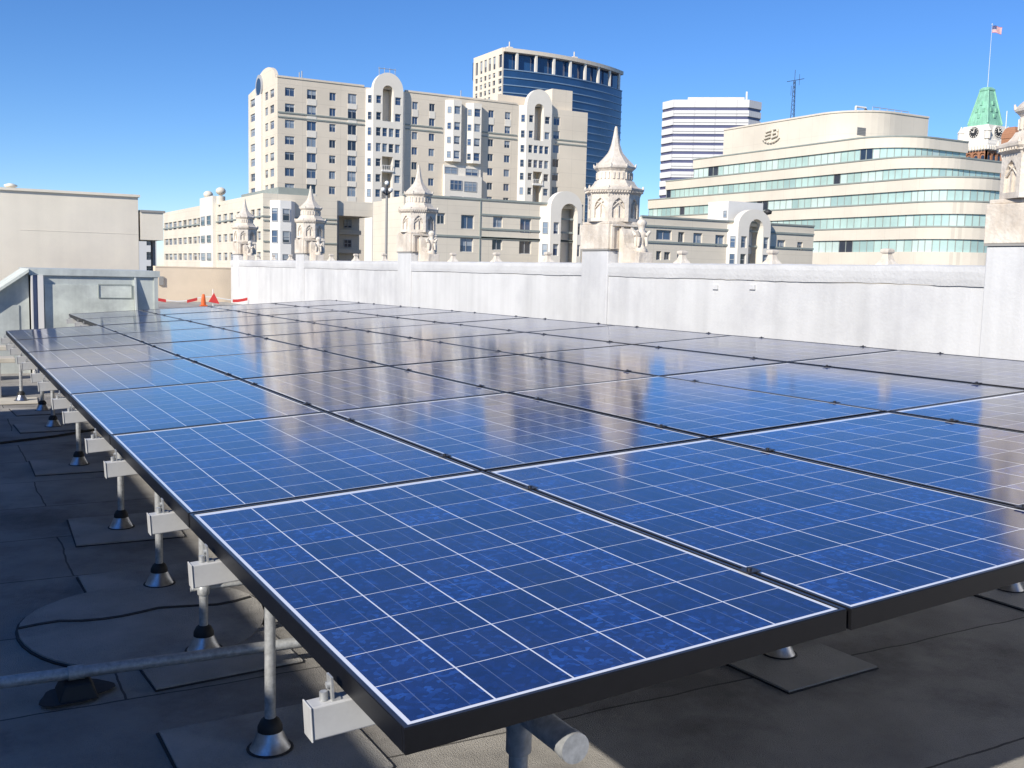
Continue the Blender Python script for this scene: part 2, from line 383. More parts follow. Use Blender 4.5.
# ================================================================== the solar array
TU, TV = 0.0604, -0.00638
EX = Vector((math.cos(TU),0,math.sin(TU))); EY = Vector((0,math.cos(TV),math.sin(TV))); EZ = EX.cross(EY).normalized()
AM = Matrix((EX,EY,EZ)).transposed()
def A(x, y, o=0.): return EX*x+EY*y+EZ*o
PU, PV, PW, PL, TH, LIP = 1.005, 1.665, .992, 1.650, .046, .011
ORD = ['front','second','third','fourth','fifth','sixth','seventh','eighth','ninth']
FROMP = {4:'beside the white parapet',3:'second from the white parapet',2:'third from the white parapet',1:'fourth from the white parapet',0:'fifth from the white parapet'}
def make_panel():
    t = thing('solar_panel', (0,0,0), '', 'solar panel', 'solar panels of the tilted array'); t.rotation_mode = 'QUATERNION'; t.rotation_quaternion = AM.to_quaternion()
    f = MB()
    for a, b in (((0,0),(PW,LIP)),((0,PL-LIP),(PW,PL)),((0,LIP),(LIP,PL-LIP)),((PW-LIP,LIP),(PW,PL-LIP))):
        f.box((a[0],a[1],-TH),(b[0],b[1],0))
    fo = f.build('frame', [MT['frame']], t, bevel=.0014)
    l = MB()
    e = .0012
    for a, b in (((e,e),(PW-e,LIP-.002)),((e,PL-LIP+.002),(PW-e,PL-e)),((e,LIP-.002),(LIP-.002,PL-LIP+.002)),((PW-LIP+.002,LIP-.002),(PW-e,PL-LIP+.002))):
        l.box((a[0],a[1],.0004),(b[0],b[1],.0012))
    l.build('lip', MT['lip'], fo)
    gl = MB(); gl.box((LIP,LIP,-.006),(PW-LIP,PL-LIP,-.0012)); go = gl.build('glass', MT['cells'], t)
    bs = MB(); bs.box((LIP+.001,LIP+.001,-.009),(PW-LIP-.001,PL-LIP-.001,-.0065)); bs.build('backsheet', MT['backsheet'], go)
    return t
p0 = make_panel(); first = True
for j in range(9):
    for i in range(5):
        if i == 0 and j > 6: continue
        o = p0 if first else copy_tree(p0); first = False
        o.location = A(i*PU+.006, j*PV+.007)+EZ*random.uniform(-.002,.002)
        if j == 0: o['label'] = 'large blue solar panel in the front row, '+FROMP[i]
        else: o['label'] = 'blue solar panel in the %s row from the front, %s' % (ORD[j], FROMP[i])

# rails across the array, with white box ends and their clamps
def rail(j, k, label):
    y = j*PV+(.31, 1.335)[k]; x0 = -.060 if j < 7 else PU-.060; x1 = 5*PU+.03
    base = A(x0, y, -.12)
    t = thing('mounting_rail', base, label, 'rail', 'rails under the solar panels')
    def bx(mb, a, b, mi=0):
        mb.hexa([A(*q) for q in ((a[0],a[1],a[2]),(b[0],a[1],a[2]),(b[0],b[1],a[2]),(a[0],b[1],a[2]),(a[0],a[1],b[2]),(b[0],a[1],b[2]),(b[0],b[1],b[2]),(a[0],b[1],b[2]))], mi)
    m = MB(); bx(m, (x0,y-.021,-.122),(x1,y+.021,-.058)); bo = m.build('beam', MT['rail'], t, base, bevel=.003)
    m = MB(); bx(m, (x0-.004,y-.0235,-.124),(x0-.0005,y+.0235,-.056)); m.build('end_cap', MT['rail'], bo, base, bevel=.0015)
    m = MB(); xs = x0+.060
    bx(m, (xs-.018,y-.014,-.0575),(xs-.014,y+.014,-.012)); bx(m, (xs-.014,y-.014,-.0575),(xs-.001,y+.014,-.054))
    m.tube(A(xs-.030,y,-.0575), A(xs-.030,y,-.040), .008, 6); m.tube(A(xs-.024,y,-.03), A(xs-.018,y,-.03), .007, 6)
    m.build('bracket', MT['galv'], t, base)
    for i in range(1 if j < 7 else 2, 6):
        m = MB(); x = i*PU-.0005; e = .019 if i < 5 else .012
        bx(m, (x-e,y-.018,.0016),(x+e,y+.018,.0045)); bx(m, (x-.0055,y-.016,-.0575),(x+.0055,y+.016,.0016)); m.tube(A(x,y,.0045), A(x,y,.010), .0065, 6)
        m.build('clamp', MT['darkmetal'], t, base)
for j in range(9):
    for k in range(2):
        rail(j, k, 'white box rail under the %s panel row, its %s rail' % (ORD[j], ('nearer','farther')[k]))

# pipes that carry the rails, and the posts under them
ROWS = ((.36,'left edge'),(2.72,'middle'),(4.62,'parapet side'))
for x, nm in ROWS:
    a, b = A(x,.06,-.1505), A(x,14.9 if x > 1 else 11.75,-.1505)
    t = thing('support_pipe', a, 'grey steel pipe running back under the %s of the solar array' % nm, 'pipe', 'pipes under the solar array')
    m = MB(); m.tube(a, b, .0275, 20); po = m.build('pipe', MT['galv'], t, a)
    m = MB(); m.tube(a-EY*.004, a+EY*.02, .0295, 20); m.build('end_cap', MT['galv'], po, a)
def make_post(x, y, label, ztop=None):
    top = A(x,y,-.165).z if ztop is None else ztop
    base = Vector((x, y, ROOF))
    t = thing('support_post', base, label, 'post', 'posts holding up the solar array')
    m = MB(); m.tube(base+Vector((0,0,.02)), (x,y,top-.03), .0195, 16); po = m.build('pole', MT['galv'], t, base)
    m = MB(); m.lathe((x,y,top-.075), [(.022,0),(.026,.004),(.026,.05),(.031,.06),(.031,.085)], 16); m.build('saddle', MT['galv'], po, base)
    m = MB(); m.lathe(base, [(.076,.016),(.070,.022),(.054,.058),(.043,.082)], 24); fo = m.build('flashing', MT['steel'], t, base)
    m = MB(); m.lathe(base, [(.045,.0825),(.044,.10),(.033,.122),(.022,.130)], 20); m.build('collar', MT['rubber'], fo, base)
    m = MB(); m.lathe(base, [(.084,.0155),(.082,.0185),(.077,.019)], 24); m.build('mastic', MT['bitumen'], fo, base)
    m = MB(); w_, h_ = random.uniform(.28,.34), random.uniform(.30,.36); w_ = w_*(.8 if ztop is not None else 1); dx = random.uniform(-.06,.04); ang = random.uniform(-.08,.08)
    q = [(x+dx+c*math.cos(ang)-s*math.sin(ang), y+c*math.sin(ang)+s*math.cos(ang)) for c, s in ((-w_,-h_),(w_,-h_),(w_,h_),(-w_,h_))]
    e = [(x+dx+c*math.cos(ang)-s*math.sin(ang), y+c*math.sin(ang)+s*math.cos(ang)) for c, s in ((-w_-.006,-h_-.009),(w_+.004,-h_-.007),(w_+.003,h_+.004),(-w_-.012,h_+.003))]
    m.prism(q, ROOF+.002, ROOF+.0135); m.build('pad', MT['patch'] if ztop is None else MT['plank'], t, base)  # lone post's pad takes a paler colour to brighten its sunlit patch
    m = MB(); m.prism(e, ROOF+.001, ROOF+.006); m.build('pad_seal', MT['bitumen'], t, base)
    return t
WH = ['first','second','third','fourth','fifth','sixth','seventh','eighth','ninth','tenth','eleventh']
for n, y in enumerate((.25, 2.04, 3.11, 4.19, 5.54, 7.9, 10.2, 11.5)):
    lab = 'grey steel post beneath the near front edge, under the pipe end' if n == 0 else 'grey steel post on a shiny cone base, %s back along the left edge' % WH[n-1]
    make_post(.36, y, lab)
for n, y in enumerate((1.95, 4.6, 7.4, 10.2, 13.0)): make_post(2.72, y, 'grey steel post under the middle of the array, %s from the front' % WH[n])
for n, y in enumerate((2.14, 4.8, 7.6, 10.4, 13.2)): make_post(4.66, y, 'grey steel post with a bright cone base towards the parapet, %s from the front' % WH[n])
pb_ = Vector((.36,3.11,ROOF+.29)); t = thing('brace', pb_, 'thin horizontal brace pipe clamped to the second left edge post', 'brace')
m = MB(); m.tube(pb_+Vector((-.05,.03,0)), pb_+Vector((2.4,.03,.02)), .011, 10); m.build('rod', MT['galv'], t, pb_)
m = MB(); m.lathe((pb_.x,pb_.y,pb_.z-.02), [(.024,0),(.027,.005),(.027,.035),(.024,.04)], 14); m.build('clamp', MT['galv'], t, pb_)
# the lone post outside the edge, lit by the sun
make_post(.20, 12.5, 'pale post standing in the sunlit patch beside the left edge', -.32)

# low conduit over the roof at the left
a0, b0 = Vector((-2.6,3.02,ROOF+.13)), Vector((2.4,2.80,ROOF+.13))
a0 = Vector((-2.6,2.98,ROOF+.10)); b0 = Vector((2.4,2.70,ROOF+.10))
t = thing('conduit', a0, 'long grey conduit pipe lying low across the shaded roof', 'conduit')
m = MB(); m.tube(a0, b0, .024, 14); m.build('pipe', MT['galv'], t, a0)
cx = -.20; cc = a0.lerp(b0, (cx-a0.x)/(b0.x-a0.x))
m = MB(); m.tube(cc-Vector((.03,0,0)), cc+Vector((.03,0,0)), .029, 14); m.build('coupling', MT['galv'], t, a0)
t = thing('pipe_support', (cc.x,cc.y,ROOF), 'dark rubber block holding up the low conduit pipe', 'support block')
m = MB(); m.hexa([(cc.x-.075,cc.y-.09,ROOF+.012),(cc.x+.075,cc.y-.09,ROOF+.012),(cc.x+.075,cc.y+.09,ROOF+.012),(cc.x-.075,cc.y+.09,ROOF+.012),
   (cc.x-.05,cc.y-.07,ROOF+.074),(cc.x+.05,cc.y-.07,ROOF+.074),(cc.x+.05,cc.y+.07,ROOF+.074),(cc.x-.05,cc.y+.07,ROOF+.074)]); m.build('block', MT['rubber'], t, t.location, bevel=.006)
m = MB(); m.prism([(cc.x+.125*math.cos(k*.2244)*(1+.22*math.sin(k*.45+.4)+.10*math.cos(k*1.12)),cc.y+.115*math.sin(k*.2244)*(1+.22*math.sin(k*.45+.4)+.10*math.cos(k*1.12))) for k in range(28)], ROOF+.016, ROOF+.0195); m.build('tar_patch', MT['bitumen'], t, t.location)

# two pale planks past the far left corner
for n, (y0, nm) in enumerate(((13.1,'nearer'),(15.1,'farther'))):
    t = thing('plank', (-.3,y0,ROOF), 'pale board raised on blocks beside the far left corner, the %s of two' % nm, 'board', 'pale boards at the far left')
    m = MB(); m.box((-1.6,y0-.16,-.56),(.17,y0+.16,-.50)); m.build('board', MT['plank'], t, t.location, bevel=.006)
    for x in (-1.3,-.1):
        m = MB(); m.box((x-.1,y0-.12,ROOF),(x+.1,y0+.12,-.56)); m.build('block', MT['greyshade'], t, t.location)

cpts = [Vector((-3.2+.5*k, 8.9+.35*math.sin(k*.8)+.12*k, ROOF+.012)) for k in range(14)]
t = thing('roof_cable', cpts[0], 'thin black cable trailing over the shaded roof at far left', 'cable')
m = MB()
for a, b in zip(cpts, cpts[1:]): m.tube(a, b, .011, 8)
m.build('cable', MT['rubber'], t, cpts[0])

# ================================================================== white parapet and its pinnacles
WU = 6.45; WT = .878
PINV = []
for x in (245, 310.5, 417.5, 611.5, 1041):
    d = ray(x, 262); PINV.append((CAM + d*((6.68-CAM.x)/d.x)).y)
t = thing('parapet_wall', (6.67,10,ROOF), 'long white painted rooftop parapet behind the solar panels', 'wall')
V0, V1 = -14.0, on_u(231, 270, WU).y
m = MB()
ny = 120; nz = 8
for i in range(ny):
    y0 = V0+(V1-V0)*i/ny; y1 = V0+(V1-V0)*(i+1)/ny
    m.quad((WU,y0,ROOF),(WU,y1,ROOF),(WU,y1,WT-.16),(WU,y0,WT-.16))
m.box((WU+.003,V0,ROOF-.4),(6.9,V1,WT-.163))
m.build('wall_body', MT['parapet'], t, t.location)
# rough coping: an uneven cap
m = MB(); rows = 420; vs = []; fs = []
prof = [(-.014,-.158),(-.020,-.11),(-.022,-.05),(-.016,-.008),(.02,.004),(.2,.006),(.40,.004),(.48,-.006),(.49,-.158)]
rnd = random.Random(3)
off = [rnd.uniform(-1,1) for _ in range(rows+1)]
for i in range(rows+1):
    y = V0+(V1-V0)*i/rows
    w1 = .5*math.sin(y*1.7)+.3*math.sin(y*4.3+1)+.25*off[i]
    for k, (dx, dz) in enumerate(prof):
        vs.append((WU+dx+.003*w1*(k < 4), y, WT+dz+(.003*w1+.005*off[(i*7)%rows]*.6)*(2 <= k <= 7)+(.004*math.sin(y*2.9)+.003*off[i] if k == 0 else 0)))
n = len(prof)
for i in range(rows):
    for k in range(n-1): fs.append((i*n+k,(i+1)*n+k,(i+1)*n+k+1,i*n+k+1))
    fs.append((i*n+n-1,(i+1)*n+n-1,(i+1)*n,i*n))
m.add(vs, fs); m.add([vs[k] for k in range(n)], [tuple(range(n))]); m.add([vs[rows*n+k] for k in range(n)], [tuple(range(n))])
m.build('coping', MT['coping'], t, t.location)
for pv in PINV:
    m = MB(); m.box((WU-.027,pv-.29,ROOF+.02),(WU+.36,pv+.29,WT+.150)); m.build('pier', MT['parapet'], t, t.location, bevel=.012)
    m = MB(); m.box((WU-.040,pv-.30,WT+.1505),(WU+.38,pv+.30,WT+.168)); m.build('pier_cap', MT['greyshade'], t, t.location)
for x, y in ((716,287),(753,287)):
    p = on_u(x, y, WU); m = MB(); m.box((WU-.018,p.y-.04,p.z-.025),(WU-.001,p.y+.04,p.z+.02)); 0 and m.hexa([(WU-.06,p.y-.03,p.z-.02),(WU-.041,p.y-.03,p.z-.02),(WU-.041,p.y+.03,p.z-.02),(WU-.06,p.y+.03,p.z-.02),(WU-.05,p.y-.02,p.z+.04),(WU-.041,p.y-.02,p.z+.04),(WU-.041,p.y+.02,p.z+.04),(WU-.05,p.y+.02,p.z+.04)])
    m.build('wall_bracket', MT['parapet'], t, t.location)

def octa(mb, c, prof, mi=0): mb.lathe(c, prof, 8, 0, mi, sm=False)     # vertices on the axes
def make_pinnacle(pv, label):
    z0 = WT+.168; c = (6.68, pv, 0); loc = (6.68,pv,z0)
    t = thing('pinnacle', loc, label, 'pinnacle', 'terracotta pinnacles on the parapet')
    # square base block with recessed panels on its -v face
    m = MB(); m.box((WU-.045,pv-.305,z0),(WU+.46,pv+.305,z0+.30))
    m.box((WU-.03,pv-.29,z0+.3003),(WU+.445,pv+.29,z0+.335))
    m.build('base_block', MT['terra'], t, loc, bevel=.008)
    m = MB()
    for x in (WU-.01, WU+.13, WU+.27, WU+.40): m.box((x,pv-.335,z0),(x+.04,pv-.3055,z0+.275))
    m.box((WU-.01,pv-.345,z0+.2755),(WU+.44,pv-.3055,z0+.299)); m.build('panel_ribs', MT['terra'], t, loc, bevel=.004)
    # octagonal body: each face a frame round a pointed, cusped recess
    zb, zt = z0+.3355, z0+.665; Rr = .325
    m = MB(); octa(m, (c[0],c[1],0), [(Rr-.03,zb),(Rr-.03,zt)])
    ap = Rr*math.cos(math.pi/8); fw = 2*Rr*math.sin(math.pi/8)
    for k in range(8):
        an = math.pi/8+k*math.pi/4; nrm = Vector((math.cos(an),math.sin(an),0)); ds = Vector((-math.sin(an),math.cos(an),0))
        F = Frm(Vector((c[0],c[1],0))+nrm*ap, ds, nrm)
        h = fw/2; aw = h*.62; zs = zb+.17
        pt = [(-aw,zb+.045),(aw,zb+.045),(aw,zs),(aw*.86,zs+.045),(aw*.5,zs+.085),(0,zs+.115),(-aw*.5,zs+.085),(-aw*.86,zs+.045),(-aw,zs)]
        F.plate(m, rect(-h,h,zb,zt), [pt], .026, .026)
        F.box(m, -.008,.008,-.026,-.006,zb+.045,zs+.03)
        for s in (-1,1):
            m.tube(F.P(s*aw*.95,-.012,zs-.005), F.P(s*aw*.1,-.012,zs+.055), .007, 6)
            m.tube(F.P(s*aw*.1,-.012,zs+.055), F.P(s*aw*.55,-.012,zs+.075), .006, 6)
    m.build('lantern', MT['terra'], t, loc)
    m = MB(); octa(m, c, [(Rr+.002,zt+.0005),(Rr+.03,zt+.02),(Rr+.03,zt+.03),(Rr+.048,zt+.05),(Rr+.05,zt+.07),(Rr+.015,zt+.085),(Rr-.03,zt+.10),(.265,zt+.135),(.245,zt+.17)])
    for k in range(8):
        a = k*math.pi/4; q = Vector((c[0]+(Rr+.036)*math.cos(a), c[1]+(Rr+.036)*math.sin(a), zt+.07))
        m.tube(q, q+Vector((0,0,.035)), .018, 6, r2=.008); m.tube(q-Vector((.03*math.cos(a),.03*math.sin(a),.035)), q-Vector((.045*math.cos(a),.045*math.sin(a),.12)), .016, 6, r2=.006)
        a += math.pi/8; d_ = Vector((-math.sin(a),math.cos(a),0)); q = Vector((c[0]+(Rr+.012)*math.cos(a), c[1]+(Rr+.012)*math.sin(a), zt+.022))
        for e_ in range(-3,4): m.tube(q+d_*(.034*e_), q+d_*(.034*e_)+Vector((0,0,.018)), .009, 5)
    m.build('lower_cornice', MT['terra'], t, loc)
    zd = zt+.1705
    m = MB(); octa(m, c, [(.225,zd),(.220,zd+.115)])
    for k in range(8):
        an = math.pi/8+k*math.pi/4; nrm = Vector((math.cos(an),math.sin(an),0)); ds = Vector((-math.sin(an),math.cos(an),0))
        F = Frm(Vector((c[0],c[1],0))+nrm*(.2225*math.cos(math.pi/8)), ds, nrm)
        for s in (-.055,.0,.055): F.box(m, s-.011, s+.011, -.004, .014, zd+.02, zd+.10)
    m.build('drum', MT['terra'], t, loc)
    ze = zd+.1155
    m = MB(); octa(m, c, [(.222,ze),(.24,ze+.02),(.26,ze+.035),(.264,ze+.055),(.25,ze+.066)]); 
    for k in range(8):
        a = k*math.pi/4; q = Vector((c[0]+.253*math.cos(a), c[1]+.253*math.sin(a), ze+.05)); m.tube(q, q+Vector((.012*math.cos(a),.012*math.sin(a),.04)), .017, 6, r2=.007)
    m.build('upper_cornice', MT['terra'], t, loc)
    zs = ze+.0665; H = WT+1.62-zs+.05; pr = []
    keys = [(0,.25),(.06,.225),(.14,.182),(.235,.138),(.35,.090),(.53,.058),(.76,.034),(.95,.02),(1,.012)]
    for i in range(19):
        q = i/18
        for (qa,ra),(qb,rb) in zip(keys, keys[1:]):
            if qa <= q <= qb+1e-9: pr.append((ra+(rb-ra)*(q-qa)/(qb-qa), zs+H*q)); break
    m = MB(); octa(m, c, pr)
    m.build('spire', MT['terra'], t, loc)
    # stepped scroll buttress along the wall, ending in a leafy finial
    m = MB(); y0 = pv-.306
    pf = [(0,z0-.16),(0,z0+.25),(-.05,z0+.235),(-.09,z0+.17),(-.11,z0+.08),(-.16,z0+.02),(-.30,z0-.02),(-.42,z0-.04),(-.42,z0-.16)]
    F = Frm((WU+.10,y0,0), V_, -U_); F.plate(m, [(s-.031,z) for s, z in pf], [], .20)
    F2 = Frm((WU+.30,y0,0), V_, U_); F2.plate(m, [(s-.031,z) for s, z in pf], [], .001)
    m.build('buttress', MT['terra'], t, loc)
    m = MB(); fc = (WU+.20, y0-.34, z0-.035)
    m.lathe(fc, [(.075,0),(.08,.03),(.05,.06),(.035,.10),(.045,.16),(.075,.20),(.06,.23),(.035,.27),(.05,.31),(.062,.345),(.045,.375),(.012,.39)], 10)
    for k in range(4):
        a = k*math.pi/2+.5; q = Vector((fc[0]+.075*math.cos(a),fc[1]+.075*math.sin(a),fc[2]+.20))
        m.tube(q, q+Vector((.04*math.cos(a),.04*math.sin(a),.05)), .026, 7, r2=.016); m.tube(q-Vector((0,0,.13)), q-Vector((.01*math.cos(a),.01*math.sin(a),.02)), .018, 7, r2=.026)
    m.build('finial', MT['terra'], t, loc)
LP = ['small distant pinnacle at the far left end of the white parapet','second pinnacle from the far left end, ahead of the cream corner building',
      'white pinnacle in front of the lamp post and beige low building','tall carved pinnacle in front of the blue glass tower','big near pinnacle cut off by the right edge, beside the clock tower']
for pv, l in zip(PINV, LP): make_pinnacle(pv, l)
MER = []
WHICH = ['nearest the camera','middle','farthest from the camera']
SPN = ['between the two farthest pinnacles','beside the lamp post','left of the tall pinnacle','right of the tall pinnacle']
for gi in range(4):
    a, b = PINV[gi], PINV[gi+1]
    for k in range(3):
        pv = b+(a-b)*(k+1)/4; loc = (WU+.2,pv,WT)
        t = thing('merlon', loc, 'small bell shaped cap on the parapet %s, %s' % (SPN[gi], ('nearest','middle','farthest')[k]+' of three'), 'merlon', 'small bell shaped caps along the parapet')
        m = MB(); m.lathe(loc, [(.105,-.01),(.10,.015),(.065,.045),(.045,.085),(.042,.105)], 4, math.pi/4, sm=False); m.build('pedestal', MT['terra'], t, loc, bevel=.006)
        m = MB(); m.lathe(loc, [(.05,.1055),(.062,.118),(.062,.14),(.035,.15)], 4, math.pi/4, sm=False); m.build('cap', MT['terra'], t, loc, bevel=.004)

# ================================================================== beige end wall, bulkhead, tan building
BV = 28.0
p0_, p1_ = on_v(157, 267, BV), on_v(236, 267, BV)
t = thing('beige_wall', (p0_.x,BV,ROOF), 'plain beige low wall closing the far end of the roof', 'wall')
m = MB(); m.box((p0_.x-.05,BV,ROOF),(WU+.4,BV+.3,p0_.z)); m.build('wall_body', MT['beige'], t, t.location)
m = MB(); m.box((p0_.x-.05,BV-.012,p0_.z+.0005),(WU+.4,BV+.31,p0_.z+.03)); m.build('coping', MT['beige'], t, t.location)
pp = on_v(161, 280, BV); m = MB(); m.box((pp.x-.06,BV-.05,pp.z-.14),(pp.x+.06,BV-.0005,pp.z+.10)); m.build('vent_box', MT['greyshade'], t, t.location)

BK = 16.0
F = Frm((0,BK,0), U_, -V_)
s0, zt = F.px(30.5,268); s1, zr = F.px(157.5,271.5); zt = (zt+zr)/2
loc = Vector(((s0+s1)/2, BK+.5, ROOF))
t = thing('sheet_metal_housing', loc, 'grey green sheet metal housing with a sloped left wing behind the panels', 'roof housing')
m = MB(); F.box(m, s0, s1, -2.2, 0, ROOF, zt-.10); m.build('body', MT['sheet'], t, loc)
m = MB(); F.box(m, s0-.03, s1+.03, -2.23, .04, zt-.0995, zt); m.build('roof_lip', MT['sheet'], t, loc)
sp = F.px(43,290)[0]; sf = F.px(135,290)[0]
m = MB(); F.box(m, sp+.02, sf-.02, .001, .022, ROOF, zt-.24); m.build('front_panel', MT['sheetlight'], t, loc)
q0, qz1 = F.px(98,284); q1, qz0 = F.px(132,298.5)
m = MB()
for a in (rect(q0,q1,qz1-.012,qz1),rect(q0,q1,qz0,qz0+.012),rect(q0,q0+.012,qz0+.012,qz1-.012),rect(q1-.012,q1,qz0+.012,qz1-.012)):
    F.box(m, a[0][0], a[1][0], .0225, .034, a[0][1], a[2][1])
m.build('access_hatch', MT['trimgreen'], t, loc)
e = [F.px(x,290)[0] for x in (30.5,32.5,37.5,43)]
m = MB(); F.box(m, e[0], e[1], .001, .09, ROOF, zt-.1005); F.box(m, e[2], e[3], .001, .09, ROOF, zt-.1005); m.build('pilaster', MT['whitepaint'], t, loc)
m = MB(); F.box(m, e[1]+.001, e[2]-.001, .001, .02, ROOF, zt-.105); m.build('shaded_door_gap', MT['bluegrey'], t, loc)  # blue strip painted as the shade inside a door gap
# buttress fin, sloped
m = MB(); m.hexa([F.P(sf-.015,.001,ROOF),F.P(sf+.015,.001,ROOF),F.P(sf+.015,.34,ROOF),F.P(sf-.015,.34,ROOF),F.P(sf-.015,.001,zt-.101),F.P(sf+.015,.001,zt-.101),F.P(sf+.015,.03,zt-.101),F.P(sf-.015,.03,zt-.101)]); m.build('fin', MT['sheet'], t, loc)
m = MB(); F.box(m, s1-.06, s1, .001, .03, ROOF, zt-.101); m.build('corner_post', MT['sheet'], t, loc)
# sloped wing on the left
za = F.px(28,272)[1]; sl_, zb = F.px(-60,330)
m = MB(); mm = s0-.032
m.hexa([F.P(sl_,-1.6,ROOF),F.P(mm,-1.6,ROOF),F.P(mm,-.02,ROOF),F.P(sl_,-.02,ROOF),F.P(sl_,-1.6,zb),F.P(mm,-1.6,za),F.P(mm,-.02,za),F.P(sl_,-.02,zb)]); m.build('wing', MT['sheet'], t, loc)
m = MB(); m.hexa([F.P(sl_,-1.7,zb+.001),F.P(mm,-1.7,za+.001),F.P(mm,.12,za+.001),F.P(sl_,.12,zb+.001),F.P(sl_,-1.7,zb+.05),F.P(mm,-1.7,za+.05),F.P(mm,.12,za+.05),F.P(sl_,.12,zb+.05)]); m.build('wing_roof', MT['sheetlight'], t, loc)
dz = F.px(20,305)[1]; m = MB(); F.box(m, F.px(-14,310)[0], F.px(19,310)[0], -.0195, -.005, ROOF, dz); m.build('wing_door', MT['sheet'], t, loc)

TVv = 30.0
F = Frm((0,TVv,0), U_, -V_)
sR, zR = F.px(138,197); zL = F.px(0,190)[1]; zT = (zR+zL)/2
loc = Vector((sR-8, TVv+4, STREET))
t = thing('tan_building', loc, 'blank tan stucco building beyond the sheet metal housing', 'building')
m = MB(); F.box(m, sR-26, sR, -9, 0, STREET, zT); m.build('wall', MT['tanwall'], t, loc)
m = MB(); F.box(m, sR-26.05, sR+.05, -9.05, .06, zT+.0005, zT+.07); m.build('parapet_cap', MT['tanwall'], t, loc)
qs, qz = F.px(13,188); m = MB(); m.lathe(F.P(qs,-1,zT+.07), [(.12,0),(.12,.08),(.17,.09),(.17,.14),(.05,.18)], 14); m.build('roof_vent', MT['tanwall'], t, loc)
m = MB(); q = F.px(75,232)[1]; F.box(m, sR-3.1, sR, .001, .006, q, q+.012); m.build('joint', MT['tanwall'], t, loc)
# bridging beam at its right end
b0s = sR+.0505; b1s, bz = F.px(163,213); bb = F.px(150,240)[1]
loc2 = F.P((b0s+b1s)/2,-1,STREET)
t = thing('roof_canopy', loc2, 'tan canopy beam on dark posts between tan and cream buildings', 'canopy')
m = MB(); F.box(m, b0s+.002, b1s, -2.2, -.005, bb, bz); m.build('beam', MT['tanwall'], t, loc2)
m = MB(); F.box(m, b0s+.002, b1s+.06, -2.25, .03, bz+.0005, bz+.06); m.build('cap', MT['greyshade'], t, loc2)
for x0, x1 in ((138.7,141.2),(155.3,158)):
    a, b = F.px(x0,250)[0], F.px(x1,250)[0]; m = MB(); F.box(m, max(a,b0s+.021), b, -.75, -.4, STREET, bb-.0005); m.build('post', MT['greyshade'], t, loc2)
# white building seen through the gap
F = Frm((0,75,0), U_, -V_)
a, z = F.px(128,236); b, _ = F.px(156.5,236); loc2 = F.P((a+b)/2,-5,STREET)
t = thing('white_building', loc2, 'white building with a stack of windows seen through the canopy gap', 'building')
hs = []
for yc in (248.5,256,267.5):
    pass
hs = [(F.px(146.5,y0)[0], F.px(152,y0)[0], F.px(150,y1)[1], F.px(150,y0)[1]) for y0, y1 in ((240,245.5),(252,260),(266,272))]
m = MB(); F.plate(m, rect(a,b,STREET,z), [rect(*h) for h in hs], .6, .2); F.box(m, a, b, -8, -.6, STREET, z); m.build('wall', MT['whitepaint'], t, loc2)
for h in hs: window(F, t, *h)

# warning line, cone and pennant on the raised roof
pL = on_v(150,297.5,25.6); pR = on_v(262,295,25.6)
t = thing('warning_tape', (pL.x,25.6,-.3), 'red and white warning tape strung along the far end of roof', 'tape')
N = 22; z_ = lambda q: pL.z+(pR.z-pL.z)*q-.10*math.sin(math.pi*q*2)**2
for mi_, nm, mt in ((0,'white_tape','white'),(1,'red_tape','red')):
    m = MB()
    for k in range(N):
        if (1 if k in (0,1,2,7,8,16,17,18) else 0) != mi_: continue
        qa, qb = k/N, (k+1)/N; xa, xb = pL.x+(pR.x-pL.x)*qa, pL.x+(pR.x-pL.x)*qb; h = .025 if mi_ == 0 else .075
        m.hexa([(xa,25.59,z_(qa)-h),(xb,25.59,z_(qb)-h),(xb,25.595,z_(qb)-h),(xa,25.595,z_(qa)-h),(xa,25.59,z_(qa)),(xb,25.59,z_(qb)),(xb,25.595,z_(qb)),(xa,25.595,z_(qa))])
    m.build(nm, MT[mt], t, t.location)
for x in (150,262):
    q = on_v(x,297,25.6); m = MB(); m.tube((q.x,25.62,-.3),(q.x,25.62,q.z+.03), .02, 8); m.build('stake', MT['galv'], t, t.location)
q = on_v(203.5,303,24.9); base = Vector((q.x,24.9,-.30))
t = thing('traffic_cone', base, 'small orange cone by the warning tape at the far end', 'traffic cone')
m = MB(); m.box((q.x-.08,24.82,-.30),(q.x+.08,24.98,-.27)); m.build('base', MT['orange'], t, base)
m = MB(); m.lathe(base, [(.062,-.0695+.1),(.055,.13),(.048,.22),(.035,.29),(.022,.30)], 16); m.build('cone', MT['orange'], t, base)
q = on_v(213,300,25.2); base = Vector((q.x,25.2,-.30))
t = thing('pennant', base, 'red triangular pennant standing right of the orange cone', 'pennant')
m = MB(); m.tube(base, base+Vector((0,0,.42)), .012, 8); m.build('stick', MT['white'], t, base)
m = MB(); m.add([base+Vector(v) for v in ((-.12,-.02,.10),(.15,-.05,.05),(.02,-.016,.33),(-.11,-.03,.10),(.15,-.06,.05),(.02,-.026,.33))], [(0,1,2),(5,4,3),(0,1,4,3),(1,2,5,4),(2,0,3,5)]); m.build('cloth', MT['red'], t, base)

# unseen neighbouring building, sized and notched to shade the left of the roof
t = thing('neighbour_building', (-9,6,STREET), 'plastered neighbouring building that shades the left side of roof', 'building')
m = MB(); HN = 2.47
m.box((-16,-16,STREET),(-4.5,9.0,HN)); m.box((-16,9.0,STREET),(-4.5,10.9,HN-.72)); m.box((-16,10.9,STREET),(-4.5,11.6,HN)); m.box((-16,11.6,STREET),(-4.5,14.0,HN-.62)); m.box((-16,14.0,STREET),(-4.5,24,HN-.55))
m.build('wall', MT['plaster'], t, t.location)

